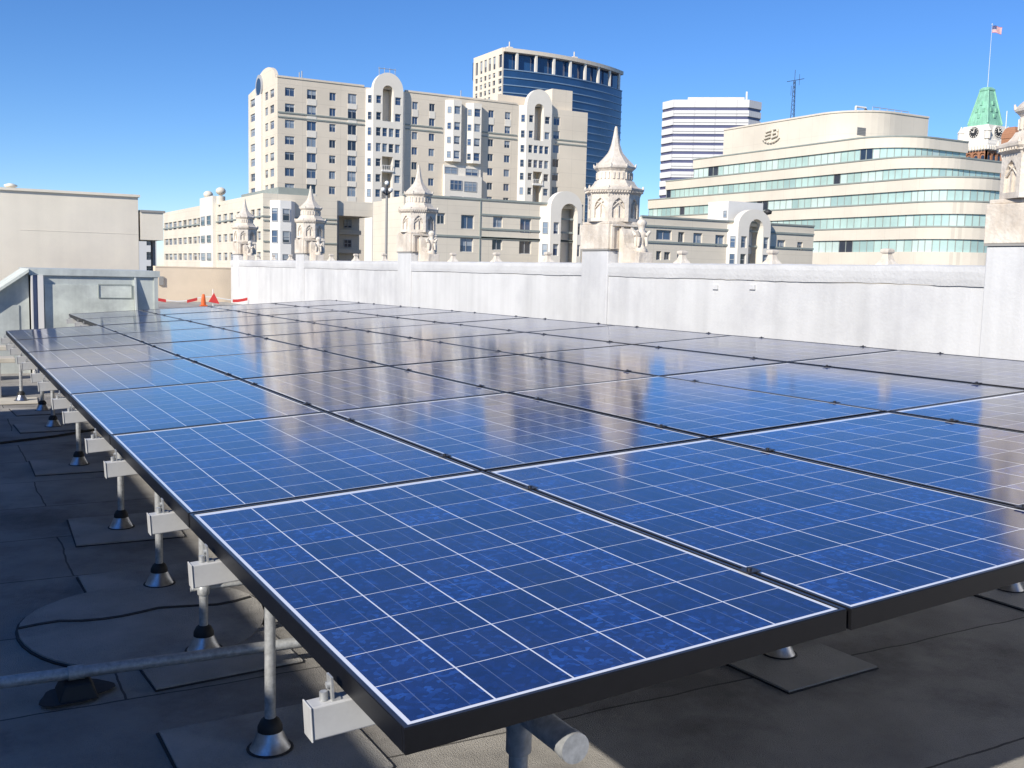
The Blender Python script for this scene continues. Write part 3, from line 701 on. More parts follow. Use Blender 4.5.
# ================================================================== far buildings
# ---- the residential tower -----------------------------------------------------------------
VT = at_depth(290,140,193).y
F = Frm((at_depth(290,140,193).x, VT, 0), U_, -V_)
sA, zA = F.px(277.5,77); sB, _ = F.px(587,140)
F = Frm(F.P(sA,0,0), U_, -V_); SB = sB-sA; zTop = zA
loc = F.P(SB/2,-8,STREET)
T = thing('apartment_tower', loc, 'tall beige apartment tower with arched white bays', 'building')
rowz = [F.px(290,y)[1] for y in (92.1,108,124.1,140.4,156.2,172.2,187.8)]
st = (rowz[0]-rowz[-1])/6
rowz += [rowz[-1]-st*k for k in (1,2)]
holes = []; wins = []
colsT = [(285,294.7,92,1.55),(307,316.5,95,1.75),(329.5,336,97,1.5),(348,356.8,100,1.9),(412.3,418,106.5,1.5),(429.3,435,108,1.5),(488.5,494,116,1.5),(505,510.7,118,1.5),(553.5,560,126,1.7)]
for ci, (x0, x1, y, h) in enumerate(colsT):
    a, b = F.px(x0,y)[0], F.px(x1,y)[0]
    for z in rowz:
        holes.append(rect(a,b,z-h/2,z+h/2)); wins.append((a,b,z-h/2,z+h/2))
sC = F.px(575,110)[0]; sD = F.px(553,100)[0]
def niches(F, x0, x1, lst, f0=.31, f1=.67):
    s0, s1 = F.px(x0,140)[0], F.px(x1,140)[0]; wd = s1-s0; out = []
    for (za, zc, arched) in lst: out.append(arch(s0+wd*f0, s0+wd*f1, za, zc, 10) if arched else rect(s0+wd*f0, s0+wd*f1, za, zc))
    return out
py = lambda F, x, y: F.px(x,y)[1]
N1 = [(py(F,385,122),py(F,385,92),True),(py(F,385,170),py(F,385,157),False),(STREET+10,py(F,385,173),False)]
N3 = [(py(F,535,141),py(F,535,109.5),True),(py(F,535,183.5),py(F,535,172),False),(STREET+10,py(F,535,186),False)]
nh = niches(F,370.8,400.5,N1)+niches(F,523.5,548.5,N3)
m = MB(); F.plate(m, rect(0,SB,STREET,zTop), holes+nh, 1.4, [.3]*len(holes)+[1.35]*len(nh))
F.box(m, .65, SB, -17, -1.4, STREET, zTop)
# end wall facing left, with its arched gable
G_ = Frm(F.P(0,0,0), -V_, -U_)            # s grows towards the viewer
gs = G_.px(248.5,140)[0]                  # far end (negative)
ar0, ar1 = G_.px(257,100)[0], G_.px(275,100)[0]
zsp = G_.px(262,84)[1]; ztp = G_.px(266,68)[1]
n = 12; cc_ = (ar0+ar1)/2; rr = (ar1-ar0)/2
outer = [(gs,STREET),(-1.41,STREET),(-1.41,zTop)]+[(min(-1.41,cc_+rr*math.cos(math.pi*k/n)), max(zTop,zsp)+(ztp-max(zTop,zsp))*math.sin(math.pi*k/n)) for k in range(n+1)]+[(gs,zTop-.5)]
gh = []; gw = []
for xa, xb in ((250.5,255),(265,268),(270,274)):
    a, b = G_.px(xa,140)[0], G_.px(xb,140)[0]
    for z in rowz[:8]: gh.append(rect(a,b,z-.75,z+.75)); gw.append((a,b,z-.75,z+.75))
oc = G_.px(260,87); oc = (oc[0], oc[1]); orr = 1.7
gh = [h for h in gh if not (h[0][0]-.4 < oc[0] < h[1][0]+.4 and abs((h[0][1]+h[2][1])/2-oc[1]) < 3.2)]
gw = [h for h in gw if not (h[0]-.4 < oc[0] < h[1]+.4 and abs((h[2]+h[3])/2-oc[1]) < 3.2)]
G_.plate(m, outer, gh, .65, .3)
m.build('wall', MT['stucco'], T, loc)
for wdw in wins: window(F, T, *wdw, trans=False)
for wdw in gw: window(G_, T, *wdw)
m = MB(); circ = [(oc[0]+orr*1.35*math.cos(k*math.pi/10), oc[1]+orr*1.35*math.sin(k*math.pi/10)) for k in range(20)]
G_.plate(m, circ, [], .3, d=.3); G_.plate(m, [(oc[0]+(p[0]-oc[0])*.72, oc[1]+(p[1]-oc[1])*.72) for p in circ], [], .05, d=.34, mi=1)
m.build('round_window', [MT['winframe'], MT['glassdark']], T, loc)
# white piers of the end wall
m = MB()
for xa, xb in ((257.5,263.5),):
    G_.box(m, G_.px(xa,140)[0], G_.px(xb,140)[0], .001, .5, STREET, G_.px(260,96)[1])
m.build('end_pier', MT['creamlight'], T, loc)
# string courses
bzA, bzB = F.px(290,113)[1], F.px(290,117.5)[1]
spans = [(277.6,364),(405.5,442),(481,517),(556,587)]
for x0, x1 in spans:
    a, b = F.px(x0,120)[0], F.px(x1,120)[0]
    for q in (bzA, bzB): m = MB(); F.box(m, max(0,a), min(b,SB), .001, .15, q-.12, q+.12); m.build('string_course', MT['trimgreen'], T, loc)
# pale strips between stacked windows
for ci in (1,3,4,5,6,7):
    x0, x1, y, h = colsT[ci]; a, b = F.px(x0,y)[0], F.px(x1,y)[0]; rr_ = rowz if ci in (1,3) else rowz[:2]
    for z, z2 in zip(rr_, rr_[1:]): m = MB(); F.box(m, a, b, .001, .06, z2+h/2+.02, z-h/2-.02); m.build('spandrel_strip', MT['creamlight'], T, loc)
m = MB(); F.box(m, -.12, F.px(364,85)[0], -.3, .14, zTop+.001, zTop+.35); F.box(m, F.px(405,90)[0], F.px(517,105)[0], -.3, .14, zTop+.001, zTop+.35); m.build('cornice', MT['stucco'], T, loc)
m = MB(); F.box(m, sD+.5, sC, -9, -1.2, zTop+.001, F.px(565,89)[1]); m.build('penthouse', MT['stucco'], T, loc)
m = MB(); a = F.px(519,95)[0]; F.box(m, a, sD+.4, -12, -9.5, zTop+.001, F.px(538,90)[1]); m.build('roof_house', MT['stucco'], T, loc)

def bay(F, T, xl, x0, x1, xr, ytop, yspring, ybot, proj, rows, niche_top, niche_low, mtname='creamlight', zlow=None, four=(), rowh=1.5, f0=.31, f1=.67, Rw=(.73,.93)):
    """white projecting bay: arched front, splayed left side with windows, tall recessed niches"""
    sl, s0 = F.px(xl,140)[0], F.px(x0,140)[0]; s1, sr = F.px(x1,140)[0], F.px(xr,140)[0]
    zsp = F.px((x0+x1)/2,yspring)[1]; ztop = F.px((x0+x1)/2,ytop)[1]
    zb = STREET if zlow is None else zlow
    c = (s0+s1)/2; r = (s1-s0)/2; k = (ztop-zsp)/r
    wdt = s1-s0
    L0, L1 = s0+wdt*.10, s0+wdt*.27; R0, R1 = s0+wdt*Rw[0], s0+wdt*Rw[1]
    holes = []; ws = []
    nch = []
    for (za, zc, arched) in niche_top:
        if arched: nch.append(arch(s0+wdt*f0, s0+wdt*f1, za, zc, 10))
        else: nch.append(rect(s0+wdt*f0, s0+wdt*f1, za, zc))
    for i, z in enumerate(rows):
        if i in four:
            for q in range(4):
                a = s0+wdt*(.10+.215*q); ws.append((a,a+wdt*.165,z-rowh*.55,z+rowh*.55))
        else: ws += [(L0,L1,z-rowh/2,z+rowh/2),(R0,R1,z-rowh/2,z+rowh/2)]
    m = MB(); F.plate(m, arch(s0,s1,zb,zsp,18,k), [rect(*q) for q in ws]+nch, proj-.002, [min(.3,proj*.8)]*len(ws)+[proj-.001]*len(nch), d=proj)
    # splayed sides
    zc_ = zsp
    for a, b in ((sl,s0-.002),(s1+.002,sr)):
        d0, d1 = (.001, proj) if a < s0-.01 and b < s1 else (proj, .001)
        m.hexa([F.P(a,-.0,zb),F.P(b,-.0,zb),F.P(b,d1,zb),F.P(a,d0,zb),F.P(a,-.0,zc_),F.P(b,-.0,zc_),F.P(b,d1,zc_),F.P(a,d0,zc_)])
    for nn in nch:
        F.box(m, nn[0][0]-.05, nn[1][0]+.05, -1.38, -1.3, nn[0][1]-.05, max(p[1] for p in nn)+.05)
    m.build('bay', MT[mtname], T, loc_of(T))
    for q in ws: window(F, T, *q, d=proj, rev=.25, trans=True, mull=0)
    ln = Vector((s0-sl, proj)).length; dS = (F.ds*(s0-sl)+F.n*proj)/ln; nS = Vector((-dS.y, dS.x, 0)); 
    if nS.dot(F.n) < 0: nS = -nS
    SF = Frm(F.P(sl,0,0), dS, nS)
    for z in rows: window(SF, T, ln*.3, ln*.78, z-rowh/2, z+rowh/2, d=.28, rev=.25, mull=0)
    bal = MB(); got = False
    for zq in niche_low:
        F.box(bal, s0+wdt*.29, s0+wdt*.69, proj*.12, proj+.25, zq-.12, zq+.10); got = True
        for q in range(6):
            s = s0+wdt*(.30+.075*q); F.box(bal, s, s+.06, proj+.15, proj+.22, zq+.1005, zq+1.0)
        F.box(bal, s0+wdt*.29, s0+wdt*.69, proj+.12, proj+.25, zq+1.0005, zq+1.1)
    if got: bal.build('balcony', MT['whitepaint'], T, loc_of(T))
    # ventilating rail on top
    return s0, s1, ztop
def loc_of(o): return o.location

def zrow(x, ys): return [F.px(x,y)[1] for y in ys]
z1b = zrow(385,(101,117.5,133,148.5,163.5,179,194))
bay(F, T, 365.3, 370.8, 400.5, 404.5, 73.5, 91, None, 1.15, z1b, N1, [F.px(385,171.5)[1]], four=(2,3))
z3b = zrow(535,(120,135.5,150,164.5,177.5,192))
bay(F, T, 518.3, 523.5, 548.5, 552, 90, 107, None, 1.15, z3b, N3, [F.px(535,185)[1]], four=(2,3))
# the square twin bays in the middle
def twin(F, T, xl, x0, x1, ytop, ybot, rows, proj=1.2):
    sl, s0, s1 = F.px(xl,140)[0], F.px(x0,140)[0], F.px(x1,140)[0]
    zt, zb = F.px((x0+x1)/2,ytop)[1], F.px((x0+x1)/2,ybot)[1]; wdt = s1-s0
    ws = [(s0+wdt*.12,s0+wdt*.88,z-.8,z+.8) for z in rows]
    m = MB(); F.plate(m, rect(s0,s1,zb,zt), [rect(*q) for q in ws], proj-.001, .25, d=proj)
    m.hexa([F.P(sl,.001,zb),F.P(s0-.002,.001,zb),F.P(s0-.002,proj,zb),F.P(sl,.002,zb),F.P(sl,.001,zt),F.P(s0-.002,.001,zt),F.P(s0-.002,proj,zt),F.P(sl,.002,zt)])
    m.build('bay', MT['creamlight'], T, T.location)
    for q in ws: window(F, T, *q, d=proj, mull=0)
    ln = Vector((s0-sl, proj)).length; dS = (F.ds*(s0-sl)+F.n*proj)/ln; nS = Vector((-dS.y, dS.x, 0))
    if nS.dot(F.n) < 0: nS = -nS
    SF = Frm(F.P(sl,0,0), dS, nS)
    for z in rows: window(SF, T, ln*.3, ln*.75, z-.65, z+.65, d=.28, rev=.25, mull=0)
ra = zrow(452,(110.5,126.5,140.5,155)); twin(F, T, 444.5, 450.5, 458.5, 101, 162, ra)
rb = zrow(474,(113.5,128.5,143,157.5)); twin(F, T, 465, 470.5, 478.5, 104, 164, rb)
a, b = F.px(443,170)[0], F.px(480,170)[0]; zl = F.px(460,176)[1]
m = MB(); F.box(m, a, b, .001, .9, STREET, zl); F.box(m, a, b, .001, .35, zl+.001, F.px(460,166)[1])
m.build('lower_bay', MT['creamlight'], T, loc)
for x0, x1, y0, y1 in ((443.8,456.5,166.5,173.5),(464.5,477,168.5,175.5)):
    q = (F.px(x0,170)[0],F.px(x1,170)[0],F.px(x0,y1)[1],F.px(x0,y0)[1]); window(F, T, *q, d=.62, rev=.25)
for x0, x1, y0, y1 in ((448,460,180,190),(462,474.5,181.5,191.5),(448,460,196,204),(462,474.5,197,205)):
    q = (F.px(x0,185)[0],F.px(x1,185)[0],F.px(x0,y1)[1],F.px(x0,y0)[1]); window(F, T, *q, d=1.18, rev=.25, mull=2)
m = MB()
for x, y, h in ((301,77.5,1.2),(303.5,77.5,1.5),(463,96,1.4)):
    s, z = F.px(x,y); m.tube(F.P(s,-1,zTop+.3), F.P(s,-1,zTop+.3+h), .1, 6)
m.build('roof_pipe', MT['galv'], T, loc)
for xc, yt in ((385,73.5),):
    m = MB(); s, z = F.px(xc,yt)
    for q in (-1.6,-.5,.6,1.7): m.tube(F.P(s+q,1,z-.6), F.P(s+q,1,z+.9), .06, 6)
    m.tube(F.P(s-1.8,1,z+.7), F.P(s+1.9,1,z+.7), .06, 6); m.build('roof_rail', MT['galv'], T, loc)

# ---- cream corner building (low, left) ------------------------------------------------------
p = at_depth(263,193,140); F = Frm(p, U_, -V_); zT1 = p.z; G1 = Frm(p, -V_, -U_)
loc = Vector((p.x+12,p.y+20,STREET))
T1 = thing('cream_office_building', loc, 'low cream corner building with ribbon windows left of the tower', 'building')
S1 = F.px(337,230)[0]; gs = G1.px(163.5,230)[0]
L_ = lambda Fr, x0, x1, y0, y1: (Fr.px(x0,y1)[0], Fr.px(x1,y1)[0], Fr.px((x0+x1)/2,y1)[1], Fr.px((x0+x1)/2,y0)[1])
m = MB()
hs = []; xs = [166,170,174.5,179.5,184.5,189.5,194.5,199]; xs2 = [219,225,231,238.5,246,252.5,258.5]
tr = [(p.z-F.px(263,y)[1]) for y in (208,219,231,240,252,261)]
zr = [(p.z-tr[1],p.z-tr[0]),(p.z-tr[3],p.z-tr[2]),(p.z-tr[5],p.z-tr[4])]
for z0_, z1_ in zr:
    for x in xs+xs2:
        a = G1.px(x-1.7,230)[0]; b = G1.px(x+2.1,230)[0]; hs.append((a,min(b,-.9),z0_,z1_))
G1.plate(m, rect(gs,-.5,STREET,zT1), [rect(*h) for h in hs], .6, .35)
fh = []
S0w = F.px(291,230)[0]
F.plate(m, rect(0,S1,STREET,zT1), [], .5)
F.box(m, .605, S1, -14, -.501, STREET, zT1-.3)
m.build('wall', MT['cream'], T1, loc)
for h in hs: window(G1, T1, *h, rev=.3, mull=0)
m = MB(); G1.box(m, gs, .12, .001, .12, zT1-3.2, zT1-3.0); F.box(m, 0, S1, .001, .12, zT1-3.2, zT1-3.0)
for z0_, z1_ in zr:
    F.box(m, F.px(289,230)[0], S1, .001, .12, z0_-.25, z0_-.05); F.box(m, 0, F.px(269,230)[0], .001, .12, z0_-.25, z0_-.05); F.box(m, 0, F.px(269,230)[0], .001, .12, z1_+.1, z1_+.25)
m.build('string_course', MT['trimgreen'], T1, loc)
# projecting white bay with windows
a, b, c = F.px(270,230)[0], F.px(277,230)[0], F.px(288,230)[0]; zb_ = F.px(280,201)[1]
m = MB(); m.hexa([F.P(a,.001,STREET),F.P(c+1,.001,STREET),F.P(c,1.5,STREET),F.P(b,1.5,STREET),F.P(a,.001,zb_),F.P(c+1,.001,zb_),F.P(c,1.5,zb_),F.P(b,1.5,zb_)]); m.build('bay', MT['whitepaint'], T1, loc)
for y0, y1 in ((209,221.5),(231,243),(254,264)):
    window(F, T1, F.px(279,230)[0], F.px(286.5,230)[0], F.px(282,y1)[1], F.px(282,y0)[1], d=1.78, rev=.25, mull=0)
    ln = Vector((b-a,1.5)).length; dS = (F.ds*(b-a)+F.n*1.5)/ln; nS = Vector((-dS.y,dS.x,0)); nS = nS if nS.dot(F.n) > 0 else -nS
    window(Frm(F.P(a,0,0),dS,nS), T1, ln*.2, ln*.8, F.px(274,y1)[1], F.px(274,y0-1)[1], d=.28, rev=.25, mull=0)
# windows between the bay and the corner of the loggia
for y0, y1 in ((211,222),(232,243)):
    window(F, T1, F.px(302,230)[0], F.px(312,230)[0], F.px(307,y1)[1], F.px(307,y0)[1], d=.28, rev=.25)
# entrance tower with twin balls on the left face
a, b = G1.px(203.5,215)[0], G1.px(216.5,215)[0]; zc = G1.px(209,197.5)[1]
m = MB(); G1.box(m, a, b, .001, .6, STREET, zc); m.build('gable_bay', MT['creamlight'], T1, loc)
for z0_, z1_ in zr:
    for k in range(2): window(G1, T1, a+(b-a)*(.12+.46*k), a+(b-a)*(.42+.46*k), z0_, z1_, d=.88, rev=.25, mull=0)
for x, y in ((207,194),(219.5,190.5)):
    s, z = G1.px(x,y); m = MB(); q = G1.P(s,-.2,z)
    m.lathe((q.x,q.y,q.z-1.1), [(.4,.3)]+[(max(.05,.78*math.sin(math.pi*(k+.6)/9)), 1.0-.62*math.cos(math.pi*(k+.6)/9)) for k in range(9)], 16)
    m.tube((q.x,q.y,zT1-.5),(q.x,q.y,q.z-.9),.7,10); m.build('ball_finial', MT['cream'], T1, loc)
m = MB(); q0 = G1.px(222,198)[0]; G1.box(m, q0, -3, -8, -3, zT1-.299, G1.px(240,189.5)[1]); m.build('roof_house', MT['trimgreen'], T1, loc)
# deep shaded loggia at the right end
S2 = F.px(374,230)[0]
m = MB(); F.box(m, S1+.001, S2, -14, -6, STREET, zT1-.3)
zf0, zf1 = F.px(355,216)[1], zT1-.4
F.box(m, S1+.001, S2, -5.99, -.6, zf0, zf1)
for y0, y1 in ((229,233.5),(249,253)):
    F.box(m, S1+.001, S2, -5.99, -5.2, F.px(355,y1)[1], F.px(355,y0)[1])
m.build('loggia', MT['cream'], T1, loc)
m = MB(); F.box(m, S1-.001, S1+.5, -5.98, -.61, STREET, zf0-.001); m.build('loggia_side', MT['greyshade'], T1, loc)
for y0, y1 in ((218,227),(239,247)):
    window(F, T1, F.px(358,230)[0], F.px(366,230)[0], F.px(362,y1)[1], F.px(362,y0)[1], d=-5.7, rev=.25, pool='glassdark')
q = F.px(374.6,230)[0]; m = MB(); m.tube(F.P(q+.3,-.3,STREET), F.P(q+.3,-.3,zT1-.5), .28, 10); m.build('downspout', MT['whitepaint'], T1, loc)

# ---- beige low building in the middle ---------------------------------------------------------
p = at_depth(404,195.5,128); F = Frm(p, U_, -V_); zT2 = p.z
loc = Vector((p.x+10,p.y+8,STREET))
T2 = thing('beige_low_building', loc, 'beige low building with few square windows in front of the tower', 'building')
S2 = F.px(545,230)[0]
hs = [L_(F,*q) for q in ((437,445,213,224),(461,474,215,229),(493,502.5,216.6,227.5),(520,531,219,233),(460,473,238,252),(492,502,239,250),(519,531,241,254))]
N2 = [(STREET+6,py(F,570,214),True)]; nh = [rect(q[0][0],q[1][0],q[0][1],min(max(p_[1] for p_ in q),zT2-.4)) for q in niches(F,548.7,582,N2,.33,.86)]; S2 = F.px(582,230)[0]
m = MB(); F.plate(m, rect(0,S2,STREET,zT2), [rect(*h) for h in hs]+nh, 1.4, [.3]*len(hs)+[1.35]); F.box(m, .61, S2, -12, -1.4, STREET, zT2-.2)
# lit end face, splayed back
GE = Frm(p, -V_, -U_); ge = GE.px(381.5,220)[0]
GE.plate(m, rect(ge,-1.41,STREET,zT2-.05), [], .6)
m.build('wall', MT['cream'], T2, loc)
for h in hs: window(F, T2, *h, rev=.28, trans=False)
m = MB()
for x, y in ((481,213.5),(481,227.5),(481,236.5),(404.2,238)):
    z = F.px(500,y+ (2 if x > 450 else 0))[1]; F.box(m, F.px(x,230)[0], S2, .001, .12, z-.12, z+.12)
F.box(m, -.1, S2, -.3, .12, zT2+.001, zT2+.25)
m.build('string_course', MT['trimgreen'], T2, loc)
m = MB(); q = F.px(480.5,220)[0]; F.box(m, q-.12, q, .001, .1, STREET, zT2); m.build('expansion_joint', MT['trimgreen'], T2, loc)
T_ = T2
zz = [F.px(555,y)[1] for y in (228.5,250)]
bay(F, T2, 541.7, 548.7, 580, 585, 191.7, 208, None, 1.1, zz, N2, [], rowh=1.55, f0=.33, f1=.86, Rw=(.88,.97))

# ---- low building on the right of the tall pinnacle ----------------------------------------------
p = at_depth(628,216,126); F = Frm(p, U_, -V_); zT3 = p.z
loc = Vector((p.x+10,p.y+6,STREET))
T3 = thing('beige_annex_building', loc, 'long low beige building with an arched white bay before the aqua windows', 'building')
S3 = F.px(813.5,240)[0]
hs = [L_(F,*q) for q in ((656,671.5,230,240),(678,684,232,242.5),(693,702,233,245.5),(715,724,235,247),(777,785,240,248),(797,802.5,242,250.5),(656,661,251,260),(664,670,252,260),(677,683,253,261))]
N4 = [(STREET+6,py(F,755,229),True)]; nh = [rect(q[0][0],q[1][0],q[0][1],min(max(p_[1] for p_ in q),zT3-.4)) for q in niches(F,737,769.5,N4,.33,.77)]
m = MB(); SA3 = F.px(641,230)[0]; F.plate(m, rect(SA3,S3,STREET,zT3), [rect(*h) for h in hs]+nh, 1.4, [.3]*len(hs)+[1.35]); F.box(m, SA3, S3, -7, -1.4, STREET, zT3-.2); m.build('wall', MT['cream'], T3, loc)
for h in hs: window(F, T3, *h, rev=.28, trans=False)
m = MB()
for y in (228,243.5):
    z = F.px(690,y)[1]; F.box(m, SA3, S3, .001, .14, z-.12, z+.12)
F.box(m, SA3, S3, -.3, .14, zT3+.001, zT3+.2); m.build('string_course', MT['trimgreen'], T3, loc)
zz = [F.px(745,y)[1] for y in (242.5,260)]
bay(F, T3, 731.5, 737, 769.5, 773.5, 210, 226, None, 1.1, zz, N4, [], rowh=1.5, f0=.33, f1=.77, Rw=(.80,.96))
q1 = F.px(733,215)[0]; cq = F.P(q1,-1,0); vq = on_u(708,215,cq.x).y; zq = on_u(720,201.5,cq.x).z
m = MB(); m.box((cq.x,cq.y,zT3-4),(cq.x+6,vq,zq)); m.build('roof_house', MT['whitepaint'], T3, loc)
FQ = Frm((cq.x,0,0), -V_, -U_); window(FQ, T3, *L_(FQ,723.5,727,210.5,217.5), d=.28, rev=.25, mull=0)
s, z = F.px(766.7,214); m = MB(); m.tube(F.P(s,0,z-1.2),F.P(s,0,z),.1,8); m.lathe(F.P(s,.2,z), [(.1,-.1),(.5,0),(.55,.35),(.15,.6)], 12); m.build('floodlight', MT['clock'], T3, loc)
# lamp post before the beige building
q = at_depth(386,262,60); base = Vector((q.x,q.y,STREET)); ztop = at_depth(387.5,186,60).z
t = thing('lamp_post', base, 'slender brown lamp post with pale globes before the beige building', 'lamp post')
m = MB(); m.tube(base, (q.x,q.y,ztop-.6), .11, 10, r2=.07); m.build('pole', MT['greyshade'], t, base)
m = MB(); m.tube((q.x,q.y,ztop-.6),(q.x,q.y,ztop), .05, 8)
for k in range(4):
    a = k*math.pi/2+.4; m.tube((q.x,q.y,ztop-.55),(q.x+.3*math.cos(a),q.y+.3*math.sin(a),ztop-.4), .03, 6)
m.build('arm', MT['darkmetal'], t, base)
for k in range(5):
    a = k*math.pi/2+.4; c = (q.x+(.3*math.cos(a) if k < 4 else 0), q.y+(.3*math.sin(a) if k < 4 else 0), ztop-.4+(.4 if k == 4 else 0))
    m = MB(); m.lathe(c, [(max(.03,.13*math.sin(math.pi*(i+.5)/8)), .13-.13*math.cos(math.pi*(i+.5)/8)) for i in range(8)], 12); m.build('globe', MT['white'], t, base)

# ---- banded office building with aqua ribbon windows -----------------------------------------------
UG = at_depth(868,180,172).x
zG = lambda y: on_u(868,y,UG).z
vG = lambda x, y=200: on_u(x,y,UG).y
locG = Vector((UG+15, vG(868)+20, STREET))
TG = thing('banded_office_building', locG, 'stepped cream office building with aqua glass bands and rounded corners', 'building')
def gpath(vfar, vnear, uend, rad, inset=0.):
    pts = [(UG+inset, vfar), (UG+inset, vnear+rad)]
    for k in range(1, 13):
        a = math.pi*.5*k/12; pts.append((UG+rad-(rad-inset)*math.cos(a), vnear+rad-(rad-inset)*math.sin(a)))
    pts.append((uend, vnear+inset)); return pts
def closed(pts, vfar): return pts+[(pts[-1][0], vfar)]
def uend(x, v): return on_v(x,200,v).x
FL = [ # far-left px, corner px, right end px, parapet top y, glass top y, glass bottom y (at x=868)
 (691.5, 893, 964.5, 137.5, 148, 160.3), (665, 925, 1000, 160.6, 171, 182.3), (648, 958, 1030, 182.6, 193.5, 205), (640, 962, 1030, 205.3, 216.5, 228.5), (636, 962, 1030, 228.8, 240, 252)]
for n, (xf, xc, xe, y0, y1, y2) in enumerate(FL):
    vf, vn = vG(xf), vG(xc); rad = 9.0; ue = uend(xe, vn)
    m = MB(); m.prism(closed(gpath(vf,vn,ue,rad), vf), zG(y1), zG(y0)); m.build('spandrel', MT['band'], TG, locG)
    m = MB(); m.prism(closed(gpath(vf,vn,ue,rad,-.12), vf), zG(y0)+.001, zG(y0)+.22); m.build('coping', MT['trimgreen'], TG, locG)
    # ribbon of panes with mullions
    gp = gpath(vf, vn, ue, rad, .35); m = MB(); z0_, z1_ = zG(y2)+.003, zG(y1)-.003
    m.prism(closed(gpath(vf+.0,vn,ue,rad,.8), vf), z0_, z1_, 1)
    run = 0
    pane = 1.55; state = 0; left = 0
    for (a, b) in zip(gp, gp[1:]):
        a = Vector((*a,0)); b = Vector((*b,0)); ln = (b-a).length; k = max(1, round(ln/pane)); dr = (b-a)/k; nd = Vector((-dr.y, dr.x, 0)).normalized()
        for i in range(k):
            if left <= 0:
                state = random.choices((0,2,3,4),(6,5,1.4,.8))[0]; left = random.choice((1,1,2,3,5)) if state != 4 else random.choice((1,2))
            left -= 1
            q0, q1 = a+dr*i, a+dr*(i+1)
            m.quad((q0.x,q0.y,z0_),(q1.x,q1.y,z0_),(q1.x,q1.y,z1_),(q0.x,q0.y,z1_), {0:2,2:3,3:4,4:5}[state])
            dd = dr.normalized()*.07
            m.hexa([(*(q0-dd+nd*s)[:2],z) for z in (z0_,) for s in (-.05,)]+[(*(q0+dd-nd*.05)[:2],z0_),(*(q0+dd+nd*.05)[:2],z0_),(*(q0-dd+nd*.05)[:2],z0_),(*(q0-dd-nd*.05)[:2],z1_),(*(q0+dd-nd*.05)[:2],z1_),(*(q0+dd+nd*.05)[:2],z1_),(*(q0-dd+nd*.05)[:2],z1_)], 0)
    m.build('ribbon_window', [MT['trimgreen'], MT['glassdark'], MT['aqua'], MT['aqua2'], MT['aqua3'], MT['glassdark']], TG, locG)
vf, vn = vG(FL[4][0]), vG(962); m = MB(); m.prism(closed(gpath(vf,vn,uend(1030,vn),9.0), vf), STREET, zG(252)); m.build('base', MT['band'], TG, locG)
# rooftop storey with the emblem
vf, vn = vG(723,140), vG(858,125); rad = 9; ue = uend(924,vn); zpt = on_u(826,113.8,UG).z
m = MB(); m.prism(closed(gpath(vf,vn,ue,rad,.15), vf), zG(137.5)+.221, zpt); m.build('roof_storey', MT['band'], TG, locG)
m = MB(); m.prism(closed(gpath(vf,vn,ue,rad,.0), vf), zpt+.001, zpt+.3); m.build('roof_coping', MT['band'], TG, locG)
FG = Frm((UG+.15,0,0), -V_, -U_)
ex, ez = FG.px(772,135.0); ES = .62
m = MB()
def bar(a, b, r=.22): m.tube(FG.P(ex+a[0]*ES,.22,ez+a[1]*ES), FG.P(ex+b[0]*ES,.22,ez+b[1]*ES), r*.9, 6)
for k in range(3): bar((-2.9+.25*k,-.9+.95*k),(-.4+.1*k,-.55+.95*k))
bar((-2.9,-.9),(-2.4,1.2)); bar((.3,-.9),(.7,1.5)); bar((.7,1.5),(2.4,1.6)); bar((2.4,1.6),(2.6,.7)); bar((.5,.3),(2.5,.5)); bar((2.5,.5),(2.5,-.5)); bar((2.5,-.5),(.3,-.9))
for k in range(7):
    a0_, a1_ = R(205+k*19), R(205+k*19+14); bar((3.9*math.cos(a0_),2.3*math.sin(a0_)),(3.9*math.cos(a1_),2.3*math.sin(a1_)), .2)
m.build('emblem', MT['band'], TG, locG)
s_, z_v = FG.px(865,131)[0], None
FR = Frm((0,vn+.15,0), U_, -V_)
for x0, x1, y0, y1 in ((857,865.5,127,135),(909,917,136,141)):
    q = (FR.px(x0,130)[0],FR.px(x1,130)[0],FR.px(x0,y1)[1],FR.px(x0,y0)[1]); m = MB(); FR.box(m, q[0], q[1], .001, .08, q[2], q[3])
    for k in range(5): z = q[2]+(q[3]-q[2])*(k+.5)/5; FR.box(m, q[0], q[1], .081, .13, z-.06, z+.06)
    m.build('louvre', MT['greyshade'], TG, locG)
# mast and arm on the roof
q = on_u(793,113,UG+3); base = Vector((q.x,q.y,zpt+.3)); zt_ = on_u(794.5,70,UG+3).z
t = thing('radio_mast', base, 'thin lattice radio mast on the aqua banded office roof', 'antenna mast')
m = MB()
for k in range(3):
    a = k*2.094; m.tube(base+Vector((.45*math.cos(a),.45*math.sin(a),0)), (base.x+.2*math.cos(a),base.y+.2*math.sin(a),zt_-2), .05, 6)
for i in range(9):
    h = base.z+(zt_-2-base.z)*i/9; h2 = base.z+(zt_-2-base.z)*(i+1)/9
    for k in range(3):
        a, b = k*2.094, (k+1)*2.094; r0 = .45-.25*i/9; r1 = .45-.25*(i+1)/9
        m.tube((base.x+r0*math.cos(a),base.y+r0*math.sin(a),h),(base.x+r1*math.cos(b),base.y+r1*math.sin(b),h2), .03, 5)
m.tube((base.x,base.y,zt_-2),(base.x,base.y,zt_), .05, 6); m.build('lattice', MT['darkmetal'], t, base)
m = MB(); h = on_u(793,81,UG+3).z; m.tube((base.x,base.y-2.4,h),(base.x,base.y+2.0,h+.1), .05, 6); m.tube((base.x,base.y-1.2,h-1),(base.x,base.y-1.2,h+1), .04, 6); m.tube((base.x,base.y+.8,h-2.6),(base.x,base.y+.8,h-.8), .04, 6); m.build('aerial', MT['darkmetal'], t, base)
